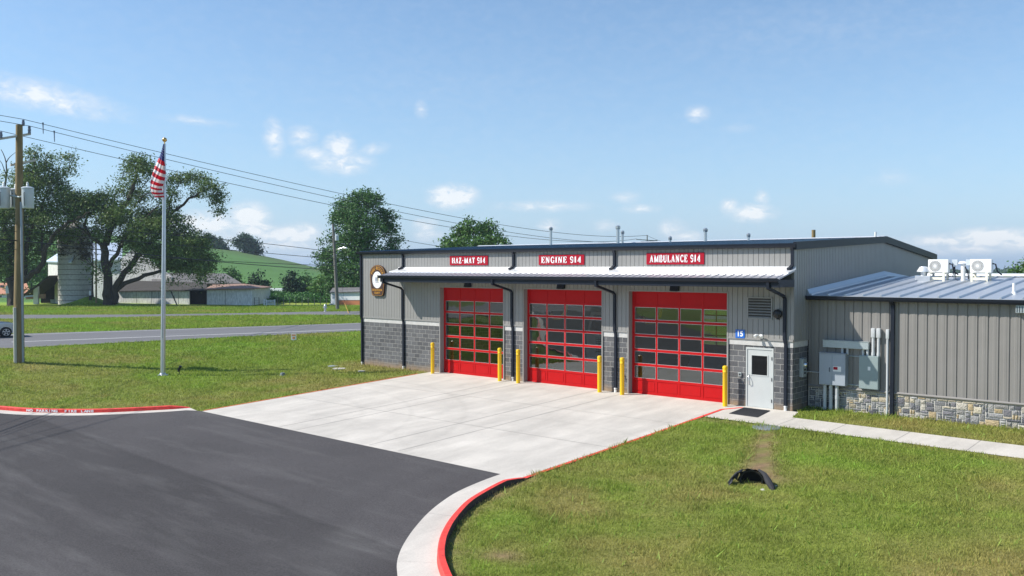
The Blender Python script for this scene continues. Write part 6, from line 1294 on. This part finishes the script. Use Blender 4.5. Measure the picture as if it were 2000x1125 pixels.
for (ya, yb_, (px, py), lab, rr) in ((470, 527, (322, 501), 'thick low cable crossing in front of the forked willow', .03), (438, 493, (470, 471), 'upper thin service wire over the hill trees', .014), (452, 506, (470, 490), 'middle thin service wire across the hill', .014), (487, 519, (500, 513), 'thin wire just above the thick cable over the green hill', .014)):
    a = at1(40, ya, .15); c = DP(655, yb_, D2_); cable(a, c, fit_sag(a, c, px, py), lab, rr, max(rr, .03) * 1.1, (0, 0, .6))
for ya, yc, lab in ((440, 478, 'upper wire running right from the streetlight pole'), (474, 497, 'second wire running right from the streetlight pole'), (529, 536, 'lowest wire running right from the streetlight pole')):
    cable(DP(655, ya, D2_), DP(1000, yc + 14, 170), .8, lab, .03, .03)
cable(DP(1264, 460, 215), DP(1330, 480, 150), .3, 'short wire dropping right from the distant pole top', .04, .03)
# slim brown post by the willow and a grey post box
pp = GP(188, 593); Dp = float((pp - CAM) @ FW); r = wthing('wooden_post', tuple(pp), 'slim brown pole standing left of the forked willow trunk', 'pole'); b = MB(); b.tube([pp, DP(187.5, 470, Dp)], [.13, .1], 8); b.build('shaft', 'pole_wood', r)
pp = GP(15, 598); Dp = float((pp - CAM) @ FW); r = wthing('meter_post', tuple(pp), 'grey box on a post at the far left by the willow', 'meter post'); b = MB(); px_prism(b, [(13, 574), (18, 574), (18, 599), (13, 599)], Dp, .25); b.build('post', 'pole_gray', r); b = MB(); px_prism(b, [(11, 558), (21, 558), (21, 573), (11, 573)], Dp - .1, .4); b.build('box', 'can_gray', r)
pp = GP(174, 586); Dp = float((pp - CAM) @ FW); r = wthing('well_pipe', tuple(pp), 'small white pipe with dark base on the grassy mound', 'pipe'); b = MB(); px_prism(b, [(174, 568), (177, 568), (177, 577), (174, 577)], Dp, .2); b.build('pipe', 'house_white', r); b = MB(); px_prism(b, [(173, 577), (178, 577), (177, 588), (174, 588)], Dp, .25); b.build('base', 'barn_dark', r)
# ================================================================== flagpole and flag
pf = GP(318, 733); Df = float((pf - CAM) @ FW); tf = DP(321.5, 281, Df)
r = wthing('flagpole', tuple(pf), 'tall silver flagpole with gold ball standing on the left lawn', 'flagpole')
b = MB(); b.tube([pf, pf * .6 + tf * .4, tf], [.115, .105, .06], 16); b.build('pole', 'aluminium', r, smooth=True)
b = MB(); b.lathe([(.03, -.12), (.03, 0)] + [(.11 * math.sin(math.pi * k / 10) + .004, .10 - .11 * math.cos(math.pi * k / 10)) for k in range(11)], tuple(tf + np.array([0, 0, .1])), 16); b.build('ball', 'gold', r, smooth=True)
b = MB(); b.lathe([(.26, -.02), (.26, .02), (.16, .06), (.13, .12)], tuple(pf), 16); b.build('base_collar', 'aluminium', r, smooth=True)
b = MB(); q = DP(318.5, 665, Df - .1); b.tube([q, q - FW * .06], .03, 6); b.tube([q - FW * .05 + np.array([0, 0, .12]), q - FW * .05 - np.array([0, 0, .12])], .015, 6); b.build('cleat', 'silver', r)
b = MB(); b.tube([DP(320.5, 281, Df - .12), DP(317.5, 665, Df - .14)], .006, 4); b.build('halyard', 'wire', r)
def flag():
    # limp flag hanging from the halyard: left free edge and right edge beside the pole, both walked top to bottom
    Lp = [(319.0, 281), (316.5, 291), (312.8, 303), (307, 315), (302.5, 325), (299, 335), (296, 346), (293.5, 357), (293.2, 365), (295, 374), (299, 381), (303, 386)]
    Rp = [(321.0, 281), (320.6, 290), (320.0, 300), (320.4, 312), (322.6, 322), (323.6, 333), (324.0, 342), (321.5, 352), (319.0, 361), (317, 370), (319.5, 379), (321.2, 385)]
    n = 96; m_ = 26
    def samp(P, t_):
        s = t_ * (len(P) - 1); i = min(int(s), len(P) - 2); f = s - i; return P[i][0] * (1 - f) + P[i + 1][0] * f, P[i][1] * (1 - f) + P[i + 1][1] * f
    V = []; idx = {}; fo = wthing('flag', tuple(DP(320, 281, Df - .25)), 'American flag hanging limp with folded red and white stripes at the pole top', 'flag')
    rows = []
    for i in range(n + 1):
        row = []
        for j in range(m_ + 1):
            a = i / n; u = j / m_
            # stripes fall toward the pole: the right end of a row is lower than its left end
            tl = a ** 1.0; trr = min(1, a + .13 * math.sin(math.pi * min(a * 1.05, 1)))
            x0, y0 = samp(Lp, tl); x1, y1 = samp(Rp, trr); bow = math.sin(math.pi * u) * 2.0 * math.sin(math.pi * a)
            x = x0 * (1 - u) + x1 * u; yy_ = y0 * (1 - u) + y1 * u + bow
            w_ = (x1 - x0) / 25.0; dep = -.26 + (.16 * math.sin(u * 9.0 + a * 5) + .08 * math.sin(u * 17 + a * 9)) * w_ - .25 * w_ * (1 - u)
            row.append(DP(x, yy_, Df + dep))
        rows.append(row)
    parts = {'blue': MB(), 'red': MB(), 'white': MB()}
    def stripe(i):
        a = i / n
        if a < .215: return 'blue'
        k = int((a - .215) / (1 - .215) * 13); return 'red' if k % 2 == 0 else 'white'
    for nm, mt in (('blue', 'flag_blue'), ('red', 'flag_red'), ('white', 'flag_white')):
        pass
    flat = [p for row in rows for p in row]; mb = MB(); mb.v = [tuple(map(float, p)) for p in flat]; W_ = m_ + 1
    for i in range(n):
        for j in range(m_):
            mb.f.append((i * W_ + j, i * W_ + j + 1, (i + 1) * W_ + j + 1, (i + 1) * W_ + j)); mb.mi.append({'blue': 0, 'red': 1, 'white': 2}[stripe(i)])
    mb.build('cloth', ['flag_blue', 'flag_red', 'flag_white'], fo, smooth=True)
    st_ = MB(); rg = random.Random(2)
    for i in range(3, 19, 3):
        for j in range(2, m_ - 1, 5):
            if i < 6 and j % 2: continue
            c = F3(rows[i][j + (i % 2)]) - FW * .012; s_ = .022
            st_.add([c + np.array(RT) * s_ * math.sin(2 * math.pi * k / 10) * (1 if k % 2 == 0 else .42) + np.array([0, 0, 1]) * s_ * math.cos(2 * math.pi * k / 10) * (1 if k % 2 == 0 else .42) for k in range(10)], [tuple(range(10))])
    st_.build('stars', 'flag_white', fo)
    b = MB(); b.add([rows[58][-1], DP(327.5, 343, Df - .3), DP(330, 345, Df - .32), DP(326, 350, Df - .3), rows[70][-1]], [(0, 1, 2, 3, 4)]); b.build('flying_corner', 'flag_white', fo)
flag()
# ================================================================== car on the highway
def car():
    pc = GP(8, 658); r = thing('passenger_car', (0, 0, 0), 'silver grey car passing on the highway at the left edge', 'car')
    d = (np.array(near_e[30]) - np.array(near_e[20])); ang = math.atan2(d[1], d[0]); L_ = 4.6
    fp = GP(30, 656.5); dv = np.array([math.cos(ang), math.sin(ang)])
    # wheel contact line: front axle under pixel 7
    fa = GP(7, 658.5); r.location = (fa[0] - dv[0] * 1.3, fa[1] - dv[1] * 1.3, gz(fa[0], fa[1]) + .03); r.rotation_euler = (0, 0, ang)
    prof = [(-2.28, .45), (-2.3, .75), (-2.22, 1.0), (-1.75, 1.08), (-1.05, 1.42), (-.6, 1.5), (.1, 1.5), (.45, 1.4), (1.05, 1.02), (1.7, .94), (2.12, .82), (2.26, .6), (2.25, .32), (1.72, .26)]
    for cx in (1.32, -1.38):
        pass
    def arch(cx): return [(cx + .37 * math.cos(a), .34 + .37 * math.sin(a)) for a in np.linspace(0, math.pi, 9)]
    low = [(1.72, .26)] + arch(1.32) + [(.9, .22), (-.95, .22)] + arch(-1.38) + [(-1.8, .26)]
    poly = prof[:-1] + low
    n = len(poly); rings = []
    for (yv, sc_, dz) in ((-.90, .985, 0), (-.86, 1, 0), (-.55, 1, .02), (.55, 1, .02), (.86, 1, 0), (.90, .985, 0)):
        rings.append([(x * sc_, yv * (1 if z < .95 else (.97 - .32 * (z - .95))), z + (dz if z > .9 else 0)) for x, z in poly])
    b = MB(); vs = [p for q in rings for p in q]; fs = []
    for i in range(5):
        for j in range(n): fs.append((i * n + j, i * n + (j + 1) % n, (i + 1) * n + (j + 1) % n, (i + 1) * n + j))
    tr = tessellate_polygon([[Vector((x, z, 0)) for x, z in poly]]); fs += [tuple(t) for t in tr] + [tuple(5 * n + i for i in t[::-1]) for t in tr]; b.add(vs, fs); b.build('body', 'car_paint', r, smooth=True)
    for sy in (-1, 1):
        b = MB(); yv = .865 * sy
        for q in ([(-1.0, 1.05), (-.98, 1.34), (-.35, 1.42), (-.3, 1.05)], [(-.24, 1.05), (-.28, 1.42), (.12, 1.42), (.78, 1.05)]):
            b.prism(q, lambda u, v, k: (u, sy * (.915 - .30 * (v - .95) + (.0 if k == 0 else -.03)), v))
        b.build('side_window', 'car_glass', r)
        for cx in (1.32, -1.38):
            b = MB(); b.lathe([(.20, -.11), (.32, -.11), (.345, -.08), (.345, .08), (.32, .11), (.20, .11)], (cx, .79 * sy, .345), 24, 'y', True); w_ = b.build('wheel', 'tyre', r, smooth=True)
            b = MB(); b.lathe([(.205, .05), (.205, -.03), (.06, -.045), (.01, -.045)][::1], (cx, (.79) * sy, .345), 20, 'y'); b.build('rim_well', 'tyre', w_)
            b = MB()
            for k in range(5):
                a = 2 * math.pi * k / 5 + .3; u, v = math.cos(a), math.sin(a); b.prism([(cx + u * .04 - v * .03, .345 + v * .04 + u * .03), (cx + u * .215 - v * .045, .345 + v * .215 + u * .045), (cx + u * .215 + v * .045, .345 + v * .215 - u * .045), (cx + u * .04 + v * .03, .345 + v * .04 - u * .03)], lambda p_, q_, k_: (p_, sy * (.79 + (.118 if k_ == 0 else .09)), q_))
            b.lathe([(.205, -.10), (.225, -.10), (.225, .10), (.205, .10)], (cx, .79 * sy + .015 * sy, .345), 24, 'y', True)
            b.build('rim', 'rim', w_)
        b = MB(); b.prism([(1.72, .80), (2.0, .78), (2.13, .68), (1.95, .66)], lambda u, v, k: (u, sy * (.885 if k == 1 else .906), v)); b.build('headlight', 'car_glass', r)
        b = MB(); b.prism([(-2.24, .78), (-2.2, .95), (-1.95, .95), (-1.98, .82)], lambda u, v, k: (u, sy * (.885 if k == 1 else .906), v)); b.build('taillight', 'tail_red', r)
car()
# ================================================================== small things on the lawns
pp = GP(573, 668); Dq = float((pp - CAM) @ FW); r = wthing('yard_sign', tuple(pp), 'tiny orange and white notice sign on the far lawn edge', 'sign')
b = MB(); px_prism(b, [(568.5, 652), (578.5, 652), (578.5, 664), (568.5, 664)], Dq, .03); bo = b.build('board', 'sign_white', r); b = MB(); px_prism(b, [(569.5, 653.2), (577.5, 653.2), (577.5, 656), (569.5, 656)], Dq - .01, .008); px_prism(b, [(571, 658), (576, 658), (576, 662), (571, 662)], Dq - .01, .008); b.build('orange_print', 'mulch_sign', bo); b = MB(); b.tube([pp, DP(573, 660, Dq + .04)], .02, 5); b.build('stake', 'galv', r)
pp = GP(351, 733); Dq = float((pp - CAM) @ FW); r = wthing('flag_spotlight', tuple(pp), 'small black ground spotlight aimed up beside the flagpole', 'light')
b = MB(); b.tube([pp, DP(350, 724, Dq)], .02, 6); b.build('stake', 'black', r); b = MB(); b.tube([DP(348.5, 726, Dq), DP(350, 720, Dq), DP(353.5, 715, Dq)], [.05, .06, .075], 10); b.build('lamp', 'black', r, smooth=True)
pp = GP(552, 734); r = wthing('lawn_cap', tuple(pp), 'small dark cap poking out of the left lawn', 'cap'); b = MB(); b.lathe([(.12, -.05), (.12, .10), (.09, .15), (.02, .16)], tuple(pp), 12); b.build('cap', 'utility_lid', r, smooth=True); b = MB(); b.lathe([(.13, .02), (.13, .04)], tuple(pp), 12); b.build('rim', 'stone_pale', r)
for i, (px, py, lab) in enumerate(((662, 721, 'larger pale round cover lying in the lawn near the block wall'), (650, 716, 'small grey cover left of the pale one in the lawn'), (706, 726, 'pale flat cover nearest the block wall in the lawn'))):
    pp = GP(px, py); r = wthing('cleanout_cover', tuple(pp), lab, 'cover', 'covers in the left lawn'); b = MB(); b.lathe([(.34 - .08 * i, -.03), (.34 - .08 * i, .045), (.28 - .08 * i, .055), (.01, .055)], tuple(pp), 18); b.build('lid', 'stone_pale' if i != 1 else 'galv', r)
pp = GP(1497, 835); r = wthing('manhole_lid', tuple(pp), 'flat round dark lid at the edge of the walkway grass', 'cover'); b = MB(); b.lathe([(.44, -.05), (.44, .02), (.42, .03), (.01, .03)], tuple(pp), 28); b.build('lid', 'utility_lid', r); b = MB(); b.lathe([(.47, -.05), (.47, .012), (.45, .018), (.445, -.05)], tuple(pp), 28); b.build('ring', 'galv', r)
pp = GP(635, 609); Dq = float((pp - CAM) @ FW); r = wthing('fire_hydrant', tuple(pp), 'silver fire hydrant on the grass left of the grey leaning pole', 'hydrant')
b = MB(); b.lathe([(.17, 0), (.17, .05), (.11, .07), (.11, .55), (.15, .58), (.15, .62), (.12, .72), (.05, .80), (.04, .86), (.01, .87)], tuple(pp), 14); b.build('barrel', 'silver', r, smooth=True)
for s_ in (-1, 1): b = MB(); c = pp + np.array([0, 0, .45]); b.tube([c + RT * s_ * .08, c + RT * s_ * .22], .07, 10); b.build('nozzle', 'silver', r)
g0 = GP(681, 612); r = wthing('guy_guard', tuple(g0), 'thin yellow guy wire guard leaning right of the grey pole', 'guy wire'); b = MB(); b.tube([g0, DP(673, 592, D2_)], .022, 6); b.build('guard', 'sign_gold', r); b = MB(); b.tube([DP(673, 592, D2_), DP(653, 450, D2_)], .012, 5); b.build('wire', 'wire', r)
# drain outlet: black corrugated pipe end wrapped in torn black fabric, clay and stones
def culvert():
    c = GP(1467, 950); r = wthing('drain_outlet', tuple(c), 'black drain pipe end with torn black fabric in a clay hollow', 'drain')
    ax = np.array([-.40, .916, .0]); sd_ = np.array([.916, .40, 0]); z = c[2]
    b = MB(); rings = []
    for k, (t_, rr) in enumerate(((.0, .25), (.0, .22), (.5, .21), (.9, .18))):
        rings.append([c + ax * (.12 + t_) + sd_ * rr * math.cos(a) * 1.15 + np.array([0, 0, .13 + rr * math.sin(a)]) - np.array([0, 0, t_ * .15]) for a in np.linspace(0, 2 * math.pi, 20, endpoint=False)])
    b.ring(rings, cap=False); b.build('pipe', 'black', r, smooth=True)
    b = MB(); rings = [[c + ax * (.34) + sd_ * .29 * math.cos(a) + np.array([0, 0, .05 + .27 * math.sin(a)]) for a in np.linspace(0, 2 * math.pi, 20, endpoint=False)]]; b.add(rings[0], [tuple(range(20))]); b.build('mouth_shade', 'barn_shadow', r)  # flat black disc paints the shade deep in the pipe mouth
    # torn fabric: a band over the pipe, a broad flap falling to the left, a narrow strip to the right
    rg = random.Random(5); Z_ = np.array([0, 0, 1.])
    def grid(rows, nm):
        b = MB(); m_ = len(rows[0]); b.v = [tuple(map(float, p)) for row in rows for p in row]; b.f = [(i * m_ + j, i * m_ + j + 1, (i + 1) * m_ + j + 1, (i + 1) * m_ + j) for i in range(len(rows) - 1) for j in range(m_ - 1)]; b.mi = [0] * len(b.f); o = b.build(nm, 'fabric_black', r, smooth=True); return o
    grid([[c + ax * (.10 + .11 * i) + sd_ * (.285 + .02 * math.sin(j * 1.7 + i)) * math.cos(a) * 1.12 + Z_ * (.13 + (.285 + .02 * math.sin(j * 1.7 + i)) * math.sin(a) - .03 * i) for j, a in enumerate(np.linspace(-.1 * math.pi, 1.1 * math.pi, 22))] for i in range(8)], 'fabric_band')
    rows = []
    for i in range(9):
        s = i / 8; row = []
        for j in range(12):
            t_ = j / 11; a = math.pi * (.52 + .50 * t_); top = c + ax * .08 + sd_ * .30 * math.cos(a) * 1.12 + Z_ * (.13 + .30 * math.sin(a))
            gnd = c - sd_ * (.42 + .30 * (1 - t_) * .6 + .12 * t_) - ax * (.34 * t_ - .12) + Z_ * (-.02 + .05 * (1 - t_))
            q = top * (1 - s) + gnd * s + Z_ * (.10 * math.sin(math.pi * s) + .018 * math.sin(j * 2.1 + i * 1.3)) - ax * .03 * math.sin(j * 1.4 + i)
            row.append(q)
        rows.append(row)
    grid(rows, 'fabric_flap')
    b = MB()
    q0 = c + sd_ * .45 - ax * .2; b.tube([c + sd_ * .18 + ax * .12 + np.array([0, 0, .40]), c + sd_ * .32 + ax * .0 + np.array([0, 0, .33]), c + sd_ * .42 - ax * .12 + np.array([0, 0, .18]), c + sd_ * .52 - ax * .26 + np.array([0, 0, .05]), c + sd_ * .55 - ax * .34 + np.array([0, 0, -.03])], [.03, .06, .085, .07, .04], 8); b.build('fabric_strip', 'rubber', r, smooth=True)
    def rock(p, s_, m_, lab, nm='stone'):
        b = MB(); bm = bmesh.new(); bmesh.ops.create_icosphere(bm, subdivisions=2, radius=1); rr = random.Random(int(s_ * 1e4) + len(lab))
        for v in bm.verts: v.co = Vector((v.co.x * s_ * rr.uniform(.85, 1.15), v.co.y * s_ * rr.uniform(.85, 1.15), v.co.z * s_ * .6 * rr.uniform(.8, 1.15)))
        b.add([np.array(v.co) + p for v in bm.verts], [[v.index for v in f.verts] for f in bm.faces]); bm.free(); o = b.build(nm, m_, off=tuple(p), smooth=True); tag(o, lab, 'stone', 'stones by the drain outlet')
    rock(c + sd_ * .60 + ax * .02 + np.array([0, 0, .01]), .09, 'stone_pale', 'pale flat stone right of the drain outlet')
    rock(c + sd_ * .30 - ax * .28 + np.array([0, 0, -.02]), .08, 'stone_pale', 'pale stone in front of the drain mouth')
culvert()
# ================================================================== in the bays
def bay_truck(x0, x1, y0, y1, m_, label):
    r = wthing('fire_truck', ((x0 + x1) / 2, y0, 0), label, 'fire truck', 'vehicles parked in the bays'); cx = (x0 + x1) / 2
    b = MB(); b.prism([(y0, .55), (y0, 1.9), (y0 + .1, 2.05), (y0 + .35, 2.95), (y1, 2.95), (y1, .55)], lambda u, v, k: (x0 if k == 0 else x1, u, v)); b.build('body', m_, r)
    b = MB(); b.hexa([(x0 + .15, y0 + .085, 2.1), (x1 - .15, y0 + .085, 2.1), (x1 - .15, y0 + .12, 2.12), (x0 + .15, y0 + .12, 2.12)], [(x0 + .2, y0 + .29, 2.82), (x1 - .2, y0 + .29, 2.82), (x1 - .2, y0 + .33, 2.82), (x0 + .2, y0 + .33, 2.82)]); b.build('windshield', 'car_glass', r)
    b = MB(); b.box(cx - .55, cx + .55, y0 - .04, y0 - .002, 1.05, 1.8); g_ = b.build('grille', 'truck_teal', r)
    b = MB()
    for k in range(7): b.box(cx - .5, cx + .5, y0 - .055, y0 - .041, 1.1 + k * .095, 1.13 + k * .095)
    for k in range(4): b.box(cx - .36 + k * .24, cx - .345 + k * .24, y0 - .056, y0 - .0405, 1.08, 1.77)
    b.build('grille_bars', 'barn_dark', g_)
    b = MB(); b.box(x0 - .02, x1 + .02, y0 - .35, y0 - .05, .55, .85, .03); b.build('bumper', 'chrome', r)
    for s_ in (-1, 1):
        b = MB(); b.box(cx + s_ * .85 - .17, cx + s_ * .85 + .17, y0 - .05, y0 - .002, 1.1, 1.35, .02); b.build('headlight', 'white', r)
        for yy_ in (y0 + 1.4, y1 - 1.5): b = MB(); b.lathe([(.25, -.14), (.48, -.14), (.5, -.1), (.5, .1), (.48, .14), (.25, .14)], (cx + s_ * (x1 - x0) * .42, yy_, .5), 20, 'x'); b.build('wheel', 'tyre', r, smooth=True)
bay_truck(-16.9, -14.6, 3.6, 10.2, 'truck_teal', 'pale teal fire truck parked inside the left bay')
bay_truck(-12.0, -9.8, 4.2, 11.2, 'white', 'white fire truck parked inside the middle bay')
for i, (x, lab) in enumerate(((-11.2, 'yellow exhaust hose hanging inside the middle bay'), (-6.3, 'yellow exhaust hose hanging inside the right bay'))):
    r = wthing('exhaust_hose', (x, 1.6, 2), lab, 'hose', 'yellow exhaust hoses'); b = MB(); P = [(x, 1.6, 5.2), (x + .02, 1.6, 4.4), (x + .05, 1.6, 3.6), (x - .05, 1.6, 3.1), (x - .3, 1.55, 2.8), (x - .6, 1.5, 2.78), (x - .8, 1.5, 2.95)]; b.tube(P, .085, 12); b.build('tube', 'yellow_hose', r, smooth=True); b = MB(); b.tube([P[-1], (P[-1][0] - .1, P[-1][1], P[-1][2] + .12)], [.10, .13], 12); b.build('nozzle', 'black', r)
# ================================================================== summer haze
b = MB(); b.box(-4700, 4700, -4700, 4700, -4, 40); hz = b.build('haze', 'wire'); hz['kind'] = 'stuff'
m = bpy.data.materials.new('haze_air'); m.use_nodes = True; nt = m.node_tree; nt.nodes.remove(nt.nodes['Principled BSDF']); pv = nt.nodes.new('ShaderNodeVolumePrincipled')
pv.inputs['Color'].default_value = (.68, .82, 1, 1); pv.inputs['Density'].default_value = .00022; pv.inputs['Anisotropy'].default_value = .2
nt.links.new(pv.outputs[0], nt.nodes['Material Output'].inputs['Volume']); hz.data.materials.clear(); hz.data.materials.append(m)
